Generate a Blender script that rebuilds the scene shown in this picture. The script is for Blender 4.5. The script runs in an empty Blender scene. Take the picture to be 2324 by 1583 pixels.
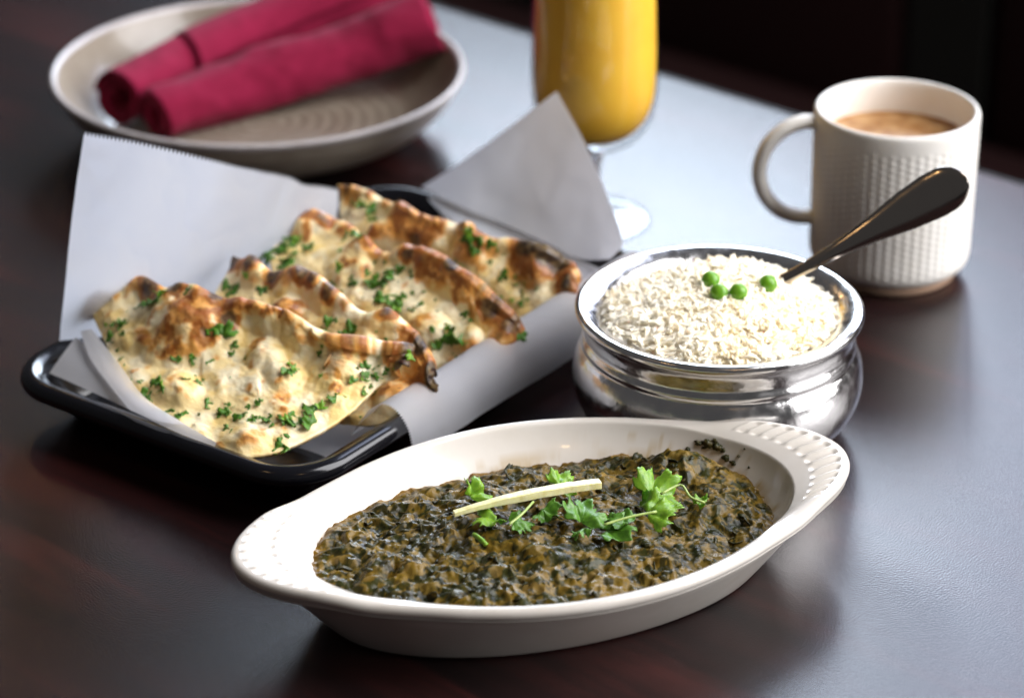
import bpy, math, random
import numpy as np
from mathutils import Vector, Matrix, Euler
random.seed(7)
RNG = np.random.default_rng(11)
S = bpy.context.scene
COL = S.collection
CM = 0.01

# ------------------------------------------------------------ camera, world, lamps, exposure
cam = bpy.data.objects.new('camera', bpy.data.cameras.new('camera'))
COL.objects.link(cam)
cam.location = (0, -1.25155, 0.624)
cam.rotation_euler = (math.radians(90 - 26.5), 0, 0)
cam.data.sensor_width = 36.0
cam.data.lens = 6500.0 / 2324.0 * 36.0
cam.data.clip_start, cam.data.clip_end = 0.05, 60
cam.data.dof.use_dof = True
cam.data.dof.focus_distance = 1.205
cam.data.dof.aperture_fstop = 6.3
S.camera = cam
S.view_settings.view_transform = 'Standard'
S.view_settings.look = 'None'
S.view_settings.exposure = 0.0
S.view_settings.gamma = 1.0
S.render.engine = 'CYCLES'
S.cycles.use_denoising = True
S.cycles.caustics_reflective = False
S.cycles.caustics_refractive = False
S.cycles.max_bounces = 12
S.cycles.diffuse_bounces = 6
S.cycles.transparent_max_bounces = 8
S.cycles.sample_clamp_indirect = 6.0

W = bpy.data.worlds.new('World')
S.world = W
W.use_nodes = True
W.node_tree.nodes['Background'].inputs[0].default_value = (0.95, 0.95, 1.0, 1)
W.node_tree.nodes['Background'].inputs[1].default_value = 0.07

def area_lamp(name, a, b, z0, z1, radiance, color):
    """upright window lamp between the plan points a and b (metres), facing the table"""
    a, b = Vector((a[0], a[1], 0)), Vector((b[0], b[1], 0))
    ln = (b - a).length
    d = bpy.data.lights.new(name, 'AREA')
    d.shape = 'RECTANGLE'
    d.size, d.size_y = ln, z1 - z0
    d.energy = radiance * math.pi * ln * (z1 - z0)
    d.color = color
    o = bpy.data.objects.new(name, d)
    COL.objects.link(o)
    mid = (a + b) / 2 + Vector((0, 0, (z0 + z1) / 2))
    ex = (b - a).normalized()
    n = Vector((ex.y, -ex.x, 0))
    if n.dot(-mid) < 0:
        n = -n
    ez = -n
    ey = Vector((0, 0, 1))
    exx = ey.cross(ez)
    m = Matrix((exx, ey, ez)).transposed().to_4x4()
    m.translation = mid
    o.matrix_world = m
    return o

WIN = (0.82, 0.90, 1.0)
area_lamp('window_light', (-0.28, 4.85), (0.62, 2.75), 0.35, 2.3, 19, (0.74, 0.85, 1.0))
area_lamp('window_light', (0.66, 2.65), (1.22, 1.25), 0.35, 2.6, 6.3, (0.70, 0.77, 1.0))
area_lamp('window_light', (1.58, 0.60), (1.60, -1.00), 0.12, 4.2, 10.2, (0.975, 0.97, 1.0))
for p, e in (((-0.9, -0.7, 1.7), 3.0), ((0.5, -1.6, 1.9), 3.0), ((-0.7, 1.9, 1.35), 1.2)):
    d = bpy.data.lights.new('pendant_light', 'POINT')
    d.energy, d.color, d.shadow_soft_size = e, (1.0, 0.62, 0.28), 0.05
    o = bpy.data.objects.new('pendant_light', d)
    COL.objects.link(o)
    o.location = p

# ------------------------------------------------------------ helpers
def hash3(i, j, k, seed=0):
    n = (i.astype(np.int64) * 374761393 + j.astype(np.int64) * 668265263 + k.astype(np.int64) * 2147483647 + seed * 1274126177) & 0xffffffff
    n = ((n ^ (n >> 13)) * 1274126177) & 0xffffffff
    n = ((n ^ (n >> 16)) * 2246822519) & 0xffffffff
    return ((n ^ (n >> 15)) & 0xffffff) / float(0xffffff)

def vnoise(P, scale=1.0, seed=0):
    Q = np.asarray(P, float) * scale + 100.37
    I = np.floor(Q).astype(np.int64)
    f = Q - I
    f = f * f * f * (f * (f * 6 - 15) + 10)
    out = 0
    for a in (0, 1):
        for b in (0, 1):
            for c in (0, 1):
                w = (f[..., 0] if a else 1 - f[..., 0]) * (f[..., 1] if b else 1 - f[..., 1]) * (f[..., 2] if c else 1 - f[..., 2])
                out = out + w * hash3(I[..., 0] + a, I[..., 1] + b, I[..., 2] + c, seed)
    return out * 2 - 1

def fbm(P, scale=1.0, octaves=4, seed=0, gain=0.5):
    out, amp = 0, 1.0
    for k in range(octaves):
        out = out + amp * vnoise(P, scale * 2.03 ** k, seed + k * 17)
        amp *= gain
    return out

def worley2(P, scale=1.0, seed=0):
    """distance to the nearest and second feature point and a random value of the nearest cell, in 2D"""
    Q = np.asarray(P, float)[..., :2] * scale + 50.5
    I = np.floor(Q).astype(np.int64)
    d1 = np.full(Q.shape[:-1], 9.0); d2 = d1.copy(); rv = np.zeros_like(d1)
    z = np.zeros_like(I[..., 0])
    for a in (-1, 0, 1):
        for b in (-1, 0, 1):
            cx, cy = I[..., 0] + a, I[..., 1] + b
            px = cx + hash3(cx, cy, z, seed); py = cy + hash3(cx, cy, z + 1, seed)
            d = np.hypot(px - Q[..., 0], py - Q[..., 1])
            r = hash3(cx, cy, z + 2, seed)
            near = d < d1
            d2 = np.where(near, d1, np.minimum(d2, d))
            rv = np.where(near, r, rv)
            d1 = np.where(near, d, d1)
    return d1, d2, rv

def sstep(a, b, x):
    t = np.clip((x - a) / (b - a), 0, 1)
    return t * t * (3 - 2 * t)

def spline(pts, n):
    """n points along a smooth curve through pts (Catmull-Rom, chord spaced)"""
    P = np.array(pts, float)
    if len(P) == 2:
        t = np.linspace(0, 1, n)[:, None]
        return P[0] * (1 - t) + P[1] * t
    d = np.r_[0, np.cumsum(np.linalg.norm(np.diff(P, axis=0), axis=1))]
    m = np.zeros_like(P)
    m[1:-1] = (P[2:] - P[:-2]) / (d[2:] - d[:-2])[:, None]
    m[0] = (P[1] - P[0]) / (d[1] - d[0]); m[-1] = (P[-1] - P[-2]) / (d[-1] - d[-2])
    t = np.linspace(0, d[-1], n)
    i = np.clip(np.searchsorted(d, t, side='right') - 1, 0, len(P) - 2)
    h = (d[i + 1] - d[i])[:, None]
    s = ((t - d[i]) / (d[i + 1] - d[i]))[:, None]
    return ((2 * s**3 - 3 * s**2 + 1) * P[i] + (s**3 - 2 * s**2 + s) * h * m[i] + (-2 * s**3 + 3 * s**2) * P[i + 1] + (s**3 - s**2) * h * m[i + 1])

def coons(bottom, top, left, right, nu, nv):
    """surface P[v, u] between four curves; bottom and top run left to right, left and right run bottom to top"""
    b, t, l, r = spline(bottom, nu), spline(top, nu), spline(left, nv), spline(right, nv)
    u = np.linspace(0, 1, nu)[None, :, None]; v = np.linspace(0, 1, nv)[:, None, None]
    return ((1 - v) * b[None] + v * t[None] + (1 - u) * l[:, None] + u * r[:, None]
            - (1 - u) * (1 - v) * b[0] - u * (1 - v) * b[-1] - (1 - u) * v * t[0] - u * v * t[-1])

def normals(P):
    du = np.gradient(P, axis=1); dv = np.gradient(P, axis=0)
    n = np.cross(du, dv)
    return n / np.maximum(np.linalg.norm(n, axis=-1, keepdims=True), 1e-9)

def grid_faces(ny, nx, wrap=False, off=0, flip=False):
    j, i = np.meshgrid(np.arange(ny - 1), np.arange(nx if wrap else nx - 1), indexing='ij')
    i2 = (i + 1) % nx
    f = np.stack([j * nx + i, j * nx + i2, (j + 1) * nx + i2, (j + 1) * nx + i], -1).reshape(-1, 4)
    return (f[:, ::-1] if flip else f) + off

def mk(name, V, F, mat, parent=None, origin=(0, 0, 0), smooth=True, col=None):
    """ONE mesh object; V in centimetres in the world, stored relative to origin"""
    V = (np.asarray(V, float).reshape(-1, 3) - np.asarray(origin, float)) * CM
    me = bpy.data.meshes.new(name)
    me.from_pydata(V.tolist(), [], [list(f) for f in (F.tolist() if isinstance(F, np.ndarray) else F)])
    me.materials.append(mat)
    if smooth:
        me.polygons.foreach_set('use_smooth', [True] * len(me.polygons))
    if col is not None:
        a = me.color_attributes.new('Col', 'FLOAT_COLOR', 'POINT')
        c = np.ones((len(V), 4)); c[:, :3] = np.asarray(col).reshape(-1, 3)
        a.data.foreach_set('color', c.ravel())
    me.update()
    o = bpy.data.objects.new(name, me)
    COL.objects.link(o)
    if parent is not None:
        o.parent = parent
    else:
        o.location = Vector(origin) * CM
    return o

def sheet(P, thick, closed=False):
    """closed shell of the given thickness below the surface P; returns verts, faces"""
    ny, nx = P.shape[:2]
    n = normals(P)
    t = thick if np.isscalar(thick) else thick[..., None]
    V = np.concatenate([P.reshape(-1, 3), (P - n * t).reshape(-1, 3)])
    N = ny * nx
    F = [grid_faces(ny, nx), grid_faces(ny, nx, off=N, flip=True)]
    idx = np.arange(N).reshape(ny, nx)
    loop = np.concatenate([idx[0, :-1], idx[:-1, -1], idx[-1, :0:-1], idx[:0:-1, 0]])
    nxt = np.roll(loop, -1)
    F.append(np.stack([nxt, loop, loop + N, nxt + N], -1))
    return V, np.concatenate(F)

def film(P):
    """a single paper-thin layer"""
    return P.reshape(-1, 3), grid_faces(P.shape[0], P.shape[1])

def lathe(profile, n=96, c=(0, 0), smooth_n=0):
    """verts and faces of a turned shape; profile of (radius, z) from one pole or edge to the other"""
    pr = np.array(profile, float)
    if smooth_n:
        pr = spline(np.c_[pr, np.zeros(len(pr))], smooth_n)[:, :2]
    a = np.linspace(0, 2 * np.pi, n, endpoint=False)
    V = np.stack([c[0] + pr[:, :1] * np.cos(a), c[1] + pr[:, :1] * np.sin(a), np.repeat(pr[:, 1:2], n, 1)], -1)
    return V.reshape(-1, 3), grid_faces(len(pr), n, wrap=True)

def tube(path, rad, n=12, squash=1.0):
    P = np.array(path, float); m = len(P)
    rad = np.broadcast_to(np.asarray(rad, float), (m,))
    T = np.gradient(P, axis=0); T /= np.linalg.norm(T, axis=1, keepdims=True)
    up = np.array([0.03, 0.05, 1.0]); 
    X = np.cross(T, up); X /= np.linalg.norm(X, axis=1, keepdims=True)
    Y = np.cross(X, T)
    a = np.linspace(0, 2 * np.pi, n, endpoint=False)
    V = P[:, None] + rad[:, None, None] * (np.cos(a)[None, :, None] * X[:, None] + squash * np.sin(a)[None, :, None] * Y[:, None])
    F = grid_faces(m, n, wrap=True).tolist()
    F += [list(range(n))[::-1], list(range((m - 1) * n, m * n))]
    return V.reshape(-1, 3), F

def join(parts):
    Vs, Fs, o = [], [], 0
    for V, F in parts:
        Vs.append(np.asarray(V).reshape(-1, 3)); Fs += [[i + o for i in f] for f in (F.tolist() if isinstance(F, np.ndarray) else F)]
        o += len(Vs[-1])
    return np.concatenate(Vs), Fs

def tag(o, label=None, cat=None, group=None, kind=None):
    if label: o['label'] = label
    if cat: o['category'] = cat
    if group: o['group'] = group
    if kind: o['kind'] = kind
    return o

def thing(name, label, cat, loc, group=None):
    o = bpy.data.objects.new(name, None)
    o.empty_display_size = 0.02
    COL.objects.link(o)
    o.location = Vector(loc) * CM
    return tag(o, label, cat, group)

# ------------------------------------------------------------ materials
def material(name, color=(0.5, 0.5, 0.5), rough=0.5, metal=0.0, spec=0.5, sss=0.0, sss_r=(1, 0.6, 0.4), sss_s=0.003, coat=0.0, trans=0.0, ior=1.45, vcol=False,
             bump=None, bump2=None, mottle=None, sheen=0.0, rough_noise=None):
    """bump = (scale per cm, strength, distance in cm); mottle = (scale per cm, other colour, amount)"""
    m = bpy.data.materials.new(name)
    m.use_nodes = True
    nt = m.node_tree; N, L = nt.nodes, nt.links
    b = N['Principled BSDF']
    I = b.inputs
    I['Base Color'].default_value = (*color, 1); I['Roughness'].default_value = rough; I['Metallic'].default_value = metal
    I['Specular IOR Level'].default_value = spec; I['Subsurface Weight'].default_value = sss
    I['Subsurface Radius'].default_value = sss_r; I['Subsurface Scale'].default_value = sss_s
    I['Coat Weight'].default_value = coat; I['Transmission Weight'].default_value = trans; I['IOR'].default_value = ior
    I['Sheen Weight'].default_value = sheen
    tc = N.new('ShaderNodeTexCoord')
    def noise(scale, detail=4, rgh=0.55):
        n = N.new('ShaderNodeTexNoise')
        n.inputs['Scale'].default_value = scale * 100; n.inputs['Detail'].default_value = detail; n.inputs['Roughness'].default_value = rgh
        L.new(tc.outputs['Object'], n.inputs['Vector'])
        return n
    src = None
    if vcol:
        v = N.new('ShaderNodeVertexColor'); v.layer_name = 'Col'
        src = v.outputs['Color']
    if mottle:
        mx = N.new('ShaderNodeMix'); mx.data_type = 'RGBA'
        if src is not None: L.new(src, mx.inputs['A'])
        else: mx.inputs['A'].default_value = (*color, 1)
        mx.inputs['B'].default_value = (*mottle[1], 1)
        r = N.new('ShaderNodeMapRange')
        r.inputs['From Min'].default_value = 0.38; r.inputs['From Max'].default_value = 0.68; r.inputs['To Max'].default_value = mottle[2]
        L.new(noise(mottle[0]).outputs['Fac'], r.inputs['Value']); L.new(r.outputs['Result'], mx.inputs['Factor'])
        src = mx.outputs['Result']
    if src is not None: L.new(src, I['Base Color'])
    if rough_noise:
        r = N.new('ShaderNodeMapRange')
        r.inputs['From Min'].default_value = 0.35; r.inputs['From Max'].default_value = 0.65
        r.inputs['To Min'].default_value = rough_noise[1]; r.inputs['To Max'].default_value = rough_noise[2]
        L.new(noise(rough_noise[0]).outputs['Fac'], r.inputs['Value']); L.new(r.outputs['Result'], I['Roughness'])
    prev = None
    for bp in (bump, bump2):
        if bp:
            n = N.new('ShaderNodeBump')
            n.inputs['Strength'].default_value = bp[1]; n.inputs['Distance'].default_value = bp[2] * CM
            L.new(noise(bp[0], 3).outputs['Fac'], n.inputs['Height'])
            if prev is not None: L.new(prev, n.inputs['Normal'])
            prev = n.outputs['Normal']
    if prev is not None: L.new(prev, I['Normal'])
    return m

M = {}
M['ceramic'] = material('glazed_stoneware', (0.68, 0.635, 0.57), 0.2, coat=0.3, vcol=True, mottle=(0.5, (0.62, 0.56, 0.48), 0.5), bump=(1.2, 0.12, 0.05))
M['rib'] = M['ceramic']
M['mug'] = material('mug_glaze', (0.84, 0.81, 0.75), 0.34, mottle=(0.8, (0.79, 0.74, 0.65), 0.5))
M['clay'] = material('bare_clay', (0.42, 0.27, 0.18), 0.8, bump=(12, 0.3, 0.02))
M['tea'] = material('milky_tea', (0.30, 0.125, 0.030), 0.3, mottle=(0.9, (0.55, 0.33, 0.14), 0.95))
M['tray'] = material('black_melamine', (0.006, 0.006, 0.008), 0.16, bump=(25, 0.04, 0.01))
M['steel'] = material('polished_steel', (0.78, 0.76, 0.74), 0.18, metal=1.0, bump=(0.7, 0.4, 0.12), bump2=(8, 0.10, 0.012), rough_noise=(1.5, 0.13, 0.27))
M['spoon'] = material('worn_steel', (0.46, 0.41, 0.36), 0.16, metal=1.0, bump=(0.5, 0.1, 0.05))
M['paper'] = material('deli_paper', (0.86, 0.86, 0.88), 0.55, spec=0.25, mottle=(0.6, (0.80, 0.80, 0.84), 0.6), bump=(0.9, 0.12, 0.08), bump2=(14, 0.12, 0.01))
def see_through(m, amount, color):
    nt = m.node_tree; N, L = nt.nodes, nt.links
    t = N.new('ShaderNodeBsdfTranslucent'); t.inputs['Color'].default_value = (*color, 1)
    x = N.new('ShaderNodeMixShader'); x.inputs[0].default_value = amount
    L.new(N['Principled BSDF'].outputs[0], x.inputs[1]); L.new(t.outputs[0], x.inputs[2])
    L.new(x.outputs[0], N['Material Output'].inputs['Surface'])
see_through(M['paper'], 0.68, (0.93, 0.93, 0.96))
M['rice'] = material('boiled_rice', (0.92, 0.88, 0.77), 0.42, spec=0.3, sss=1.0, sss_r=(1, 0.9, 0.7), sss_s=0.0022, mottle=(0.35, (0.90, 0.78, 0.54), 0.6))
M['rice'].node_tree.nodes['Principled BSDF'].subsurface_method = 'BURLEY'
M['pea'] = material('green_pea', (0.16, 0.36, 0.02), 0.28, sss=0.3, sss_r=(0.5, 1, 0.1), sss_s=0.002, mottle=(2.2, (0.10, 0.27, 0.012), 0.7), bump=(3.5, 0.15, 0.03))
M['naan'] = material('naan_bread', vcol=True, rough=0.42, sss=0.35, sss_r=(1, 0.6, 0.3), sss_s=0.002, mottle=(3.2, (0.72, 0.48, 0.16), 0.22), bump=(7, 0.5, 0.05), bump2=(22, 0.3, 0.02), rough_noise=(1.2, 0.28, 0.6))
M['naan'].node_tree.nodes['Principled BSDF'].subsurface_method = 'BURLEY'
M['leaf'] = material('cilantro_green', (0.090, 0.225, 0.016), 0.38, mottle=(5, (0.045, 0.125, 0.012), 0.8), bump=(16, 0.4, 0.02))
M['leaf_bright'] = material('fresh_cilantro_green', (0.20, 0.36, 0.025), 0.36, sss=0.15, sss_r=(0.4, 1, 0.1), sss_s=0.001, mottle=(4, (0.09, 0.22, 0.015), 0.8), bump=(14, 0.4, 0.02))
M['stem'] = material('cilantro_stem_green', (0.42, 0.52, 0.16), 0.35, mottle=(4, (0.25, 0.38, 0.06), 0.7))
M['ginger'] = material('ginger_flesh', (0.84, 0.80, 0.46), 0.35, sss=0.25, sss_r=(1, 0.8, 0.3), sss_s=0.002, mottle=(5, (0.68, 0.62, 0.22), 0.7), bump=(12, 0.3, 0.02))
M['curry'] = material('spinach_curry', vcol=True, rough=0.30, spec=0.22, bump=(6, 0.35, 0.05), bump2=(18, 0.25, 0.02), rough_noise=(3, 0.14, 0.42))
M['flake'] = material('spinach_flake', (0.020, 0.026, 0.010), 0.32, spec=0.28, mottle=(5, (0.085, 0.060, 0.016), 0.8), bump=(14, 0.5, 0.03))
M['napkin'] = material('crimson_linen', (0.235, 0.011, 0.042), 0.9, spec=0.1, sheen=0.06, bump=(30, 0.35, 0.015), mottle=(1.0, (0.18, 0.008, 0.03), 0.7))
M['juice'] = material('mango_drink', (0.95, 0.54, 0.05), 0.4, mottle=(0.7, (0.92, 0.47, 0.04), 0.6))
M['glass'] = material('clear_glass', (1, 1, 1), 0.02, trans=1.0, ior=1.47)
def thin_glass():
    m = bpy.data.materials.new('thin_clear_glass')
    m.use_nodes = True
    nt = m.node_tree; N, L = nt.nodes, nt.links
    N.remove(N['Principled BSDF'])
    t = N.new('ShaderNodeBsdfTransparent'); t.inputs[0].default_value = (0.96, 0.97, 0.97, 1)
    g = N.new('ShaderNodeBsdfGlossy'); g.inputs['Roughness'].default_value = 0.02
    w = N.new('ShaderNodeLayerWeight'); w.inputs['Blend'].default_value = 0.5
    p = N.new('ShaderNodeMath'); p.operation = 'POWER'; p.inputs[1].default_value = 5.0
    q = N.new('ShaderNodeMath'); q.operation = 'MULTIPLY_ADD'; q.inputs[1].default_value = 0.9; q.inputs[2].default_value = 0.04
    L.new(w.outputs['Facing'], p.inputs[0]); L.new(p.outputs[0], q.inputs[0])
    x = N.new('ShaderNodeMixShader')
    L.new(q.outputs[0], x.inputs[0]); L.new(t.outputs[0], x.inputs[1]); L.new(g.outputs[0], x.inputs[2])
    L.new(x.outputs[0], N['Material Output'].inputs['Surface'])
    return m
M['thin_glass'] = thin_glass()
M['vinyl'] = material('dark_red_vinyl', (0.020, 0.004, 0.004), 0.6, bump=(2, 0.3, 0.1))
M['black_wood'] = material('black_wood', (0.008, 0.008, 0.006), 0.6)
M['carpet'] = material('dark_carpet', (0.010, 0.007, 0.007), 0.95, bump=(4, 0.5, 0.3))

def plate_glaze():
    m = material('sand_glaze', (0.29, 0.245, 0.19), 0.3, coat=0.3, mottle=(0.7, (0.225, 0.18, 0.135), 0.8), bump=(1.2, 0.1, 0.05))
    return m
M['plate'] = plate_glaze()
M['plate_rim'] = material('pale_rim_glaze', (0.50, 0.46, 0.45), 0.25, mottle=(1.5, (0.42, 0.37, 0.34), 0.6))

def table_laminate():
    m = bpy.data.materials.new('mahogany_laminate')
    m.use_nodes = True
    nt = m.node_tree; N, L = nt.nodes, nt.links
    b = N['Principled BSDF']
    tc = N.new('ShaderNodeTexCoord')
    mp = N.new('ShaderNodeMapping'); mp.inputs['Scale'].default_value = (2.0, 14.0, 1.0)
    L.new(tc.outputs['Object'], mp.inputs['Vector'])
    w = N.new('ShaderNodeTexNoise'); w.inputs['Scale'].default_value = 1.7; w.inputs['Detail'].default_value = 7; w.inputs['Roughness'].default_value = 0.62; w.inputs['Distortion'].default_value = 0.6
    L.new(mp.outputs['Vector'], w.inputs['Vector'])
    cr = N.new('ShaderNodeValToRGB')
    e = cr.color_ramp.elements
    e[0].position, e[0].color = 0.34, (0.006, 0.0035, 0.004, 1)
    e[1].position, e[1].color = 0.72, (0.045, 0.011, 0.010, 1)
    k = e.new(0.5); k.color = (0.014, 0.0055, 0.0055, 1)
    L.new(w.outputs['Fac'], cr.inputs['Fac']); L.new(cr.outputs['Color'], b.inputs['Base Color'])
    n1 = N.new('ShaderNodeTexNoise'); n1.inputs['Scale'].default_value = 1100; n1.inputs['Detail'].default_value = 2
    L.new(tc.outputs['Object'], n1.inputs['Vector'])
    bp = N.new('ShaderNodeBump'); bp.inputs['Strength'].default_value = 0.18; bp.inputs['Distance'].default_value = 0.0006
    L.new(n1.outputs['Fac'], bp.inputs['Height']); L.new(bp.outputs['Normal'], b.inputs['Normal'])
    b.inputs['Roughness'].default_value = 0.27
    b.inputs['Specular IOR Level'].default_value = 0.5
    return m
M['table'] = table_laminate()

# ------------------------------------------------------------ setting: floor, booth bench, table
def box_mesh(x0, x1, y0, y1, z0, z1, bev=0.0):
    xs = [x0, x1]; 
    if bev <= 0:
        V = [(x, y, z) for z in (z0, z1) for y in (y0, y1) for x in (x0, x1)]
        return np.array(V, float), [[0, 2, 3, 1], [4, 5, 7, 6], [0, 1, 5, 4], [2, 6, 7, 3], [0, 4, 6, 2], [1, 3, 7, 5]]
    V, F = [], []
    cx, cy, hx, hy = (x0 + x1) / 2, (y0 + y1) / 2, (x1 - x0) / 2, (y1 - y0) / 2
    prof = [(-bev, z0), (-bev * 0.3, z0 + bev * 0.3), (0, z0 + bev), (0, z1 - bev), (-bev * 0.3, z1 - bev * 0.3), (-bev, z1)]
    for d, z in prof:
        for a in range(32):
            t = (a + 0.5) / 32 * 2 * math.pi
            q = int(a // 8)
            sx, sy = ((1, 1), (-1, 1), (-1, -1), (1, -1))[q]
            r = bev + d
            V.append((cx + sx * (hx - bev) + r * math.cos(t), cy + sy * (hy - bev) + r * math.sin(t), z))
    F = grid_faces(len(prof), 32, wrap=True).tolist()
    F += [list(range(32))[::-1], list(range(5 * 32, 6 * 32))]
    return np.array(V), F

EDGE = math.radians(-41.3)
def edge_frame(u, v, z):
    """u along the far table edge, v away from the viewer across it, from the edge point (-5, 50.5)"""
    u, v, z = np.broadcast_arrays(np.asarray(u, float), v, z)
    return np.stack([-5.04 + u * math.cos(EDGE) - v * math.sin(EDGE), 50.5 + u * math.sin(EDGE) + v * math.cos(EDGE), z], -1)
def in_edge(VF):
    V, F = VF
    return edge_frame(V[:, 0], V[:, 1], V[:, 2]), F

fl = mk('floor', *in_edge((np.array([[-500, -400, -75], [500, -400, -75], [500, 500, -75], [-500, 500, -75.]]), [[0, 1, 2, 3]])), M['carpet'], smooth=False)
tag(fl, 'dark carpeted floor beyond the table', 'floor', kind='structure')

tb = thing('dining_table', 'dark mahogany laminate dining table that carries all the dishes', 'table', (0, 0, 0))
tb.rotation_euler.z = EDGE
def in_table(V):
    V = np.asarray(V, float).copy()
    c, s = math.cos(-EDGE), math.sin(-EDGE)
    return np.stack([V[:, 0] * c - V[:, 1] * s, V[:, 0] * s + V[:, 1] * c, V[:, 2]], -1)
V, F = box_mesh(-62, 88, -118, -0.6, -3.0, 0, 0.35)
mk('tabletop', in_table(edge_frame(V[:, 0], V[:, 1], V[:, 2])), F, M['table'], tb, smooth=False)
V, F = box_mesh(-62, 88, -0.597, 0.0, -3.2, -0.15, 0.2)
mk('edge_band', in_table(edge_frame(V[:, 0], V[:, 1], V[:, 2])), F, M['black_wood'], tb, smooth=False)
for u, v in ((-40, -100), (70, -100), (-40, -18), (70, -18)):
    V, F = box_mesh(u - 3, u + 3, v - 3, v + 3, -75, -3.01, 0.4)
    mk('leg', in_table(edge_frame(V[:, 0], V[:, 1], V[:, 2])), F, M['black_wood'], tb, smooth=False)

bn = thing('booth_bench', 'dark red vinyl booth bench behind the table in deep shadow', 'bench', edge_frame(20, 40, -75))
bo = np.array(bn.location) / CM
mk('seat', *in_edge(box_mesh(-200, 200, 22, 68, -44, -30, 2.5)), M['vinyl'], bn, bo)
mk('seat_base', *in_edge(box_mesh(-200, 200, 26, 66, -75, -44.1)), M['black_wood'], bn, bo, smooth=False)
for k in range(8):
    u0 = -196 + k * 49
    mk('back_panel', *in_edge(box_mesh(u0, u0 + 41, 68.1, 76, -34, 40, 2.0)), M['vinyl'], bn, bo)
    mk('post', *in_edge(box_mesh(u0 + 41.2, u0 + 48.8, 68.1, 74, -44, 42)), M['black_wood'], bn, bo, smooth=False)

# ------------------------------------------------------------ oval dish with ribbed ears
DC, DA = np.array([1.53, -22.17]), math.radians(21.2)
def dish(s, t, z):
    s, t, z = np.broadcast_arrays(np.asarray(s, float), t, z)
    return np.stack([DC[0] + s * math.cos(DA) - t * math.sin(DA), DC[1] + s * math.sin(DA) + t * math.cos(DA), z], -1)
NT = 720
TH = np.linspace(0, 2 * np.pi, NT, endpoint=False)
def outline():
    q = [(13.55, 0), (13.3, 1.15), (12.65, 2.2), (11.6, 3.2), (10.4, 4.0), (9.0, 4.85), (7.5, 5.65), (6.0, 6.4), (4.0, 7.15), (2.0, 7.6), (0, 7.75)]
    f = q + [(-a, b) for a, b in q[-2::-1]]
    f = f + [(a, -b) for a, b in f[-2:0:-1]]
    f = f[-3:] + f + f[:4]
    P = spline([(a, b, 0) for a, b in f], 6000)[:, :2]
    ang = np.unwrap(np.arctan2(P[:, 1], P[:, 0] * 0.57))
    x = np.interp(TH + (0 if ang[0] < 0.01 else 2 * np.pi) , ang, P[:, 0]); y = np.interp(TH + (0 if ang[0] < 0.01 else 2 * np.pi), ang, P[:, 1])
    return np.stack([x, y], -1)
OUT = outline()
def ell(a, b):
    t = np.arctan2(np.sin(TH) * 1.0, np.cos(TH))
    return np.stack([a * np.cos(t), b * np.sin(t)], -1)
def mixl(A, B, k): return A * (1 - k) + B * k
INN = mixl(ell(10.75, 7.38), OUT * np.array([0.80, 0.90]), 0.30)       # inner rim line
nrm = OUT / np.linalg.norm(OUT, axis=1, keepdims=True)
def inset(d): return OUT - nrm * d
ear = sstep(9.2, 11.5, np.abs(OUT[:, 0]))
ZR = 3.75
loops = []
def loop(P, z): loops.append(np.concatenate([P, np.broadcast_to(np.asarray(z, float), (NT,))[:, None]], 1))
base = ell(9.5, 5.0)
for k in (0.02, 0.5, 0.9): loop(base * k, 0.25)
loop(base * 0.94, 0.05); loop(base * 0.97, 0.0); loop(base, 0.12)
wall_top = mixl(ell(10.9, 7.0), inset(0.6), 0.45)
for k in np.linspace(0.06, 1, 7): loop(mixl(base, wall_top, k ** 0.95), 0.12 + k * 2.65)
zl = ZR + 0.28 * ear
loop(mixl(wall_top, inset(0.35), 0.5), 3.02 + 0.14 * ear); loop(inset(0.12), 3.18 + 0.18 * ear)
for a in np.linspace(-80, 80, 8):
    loop(inset(0.27 - 0.27 * math.cos(math.radians(a))), zl - 0.27 + 0.27 * math.sin(math.radians(a)))
LIP0 = inset(0.29)
LIP1 = INN
wid = np.linalg.norm(LIP0 - LIP1, axis=1)
for k in np.linspace(0.03, 1, 30):
    rib_env = sstep(0.05, 0.12, k) * (1 - sstep(0.56, 0.68, k)) * ear
    phase = np.arctan2(OUT[:, 1], np.abs(OUT[:, 0]) - 9.6)
    rib_env = rib_env * (1 - sstep(1.05, 1.2, np.abs(phase)))
    rib = (0.5 + 0.5 * np.cos(phase * 34)) ** 1.3
    drop = (0.08 + 0.55 * ear) * k ** 1.6 * 0.8
    loop(mixl(LIP0, LIP1, k), zl - drop + 0.17 * rib_env * (rib - 0.6))
zi = zl - (0.08 + 0.55 * ear) * 0.8
flr = ell(8.2, 4.3)
for k in (0.03, 0.08, 0.16): loop(mixl(INN, flr, k * 0.55), zi - (zi - 0.6) * k)
for k in np.linspace(0.25, 1, 9): loop(mixl(INN, flr, (k - 0.16 + 0.088) / 0.93), 0.6 + (zi - 0.6) * (1 - k) ** 1.15)
for k in (0.8, 0.4, 0.02): loop(flr * k, 0.55)
LP = np.array(loops)
V = dish(LP[..., 0], LP[..., 1], LP[..., 2]).reshape(-1, 3)
F = grid_faces(len(LP), NT, wrap=True).tolist() + [list(range(NT))[::-1], list(range((len(LP) - 1) * NT, len(LP) * NT))]
cd = np.tile(np.array([0.68, 0.635, 0.57]), (len(V), 1))
inside = np.repeat(np.arange(len(LP)) > len(LP) - 16, NT)
sl, tl_, zl_ = LP[..., 0].ravel(), LP[..., 1].ravel(), LP[..., 2].ravel()
nz = 0.5 + 0.6 * fbm(V, 0.9, 4, 301)
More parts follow.
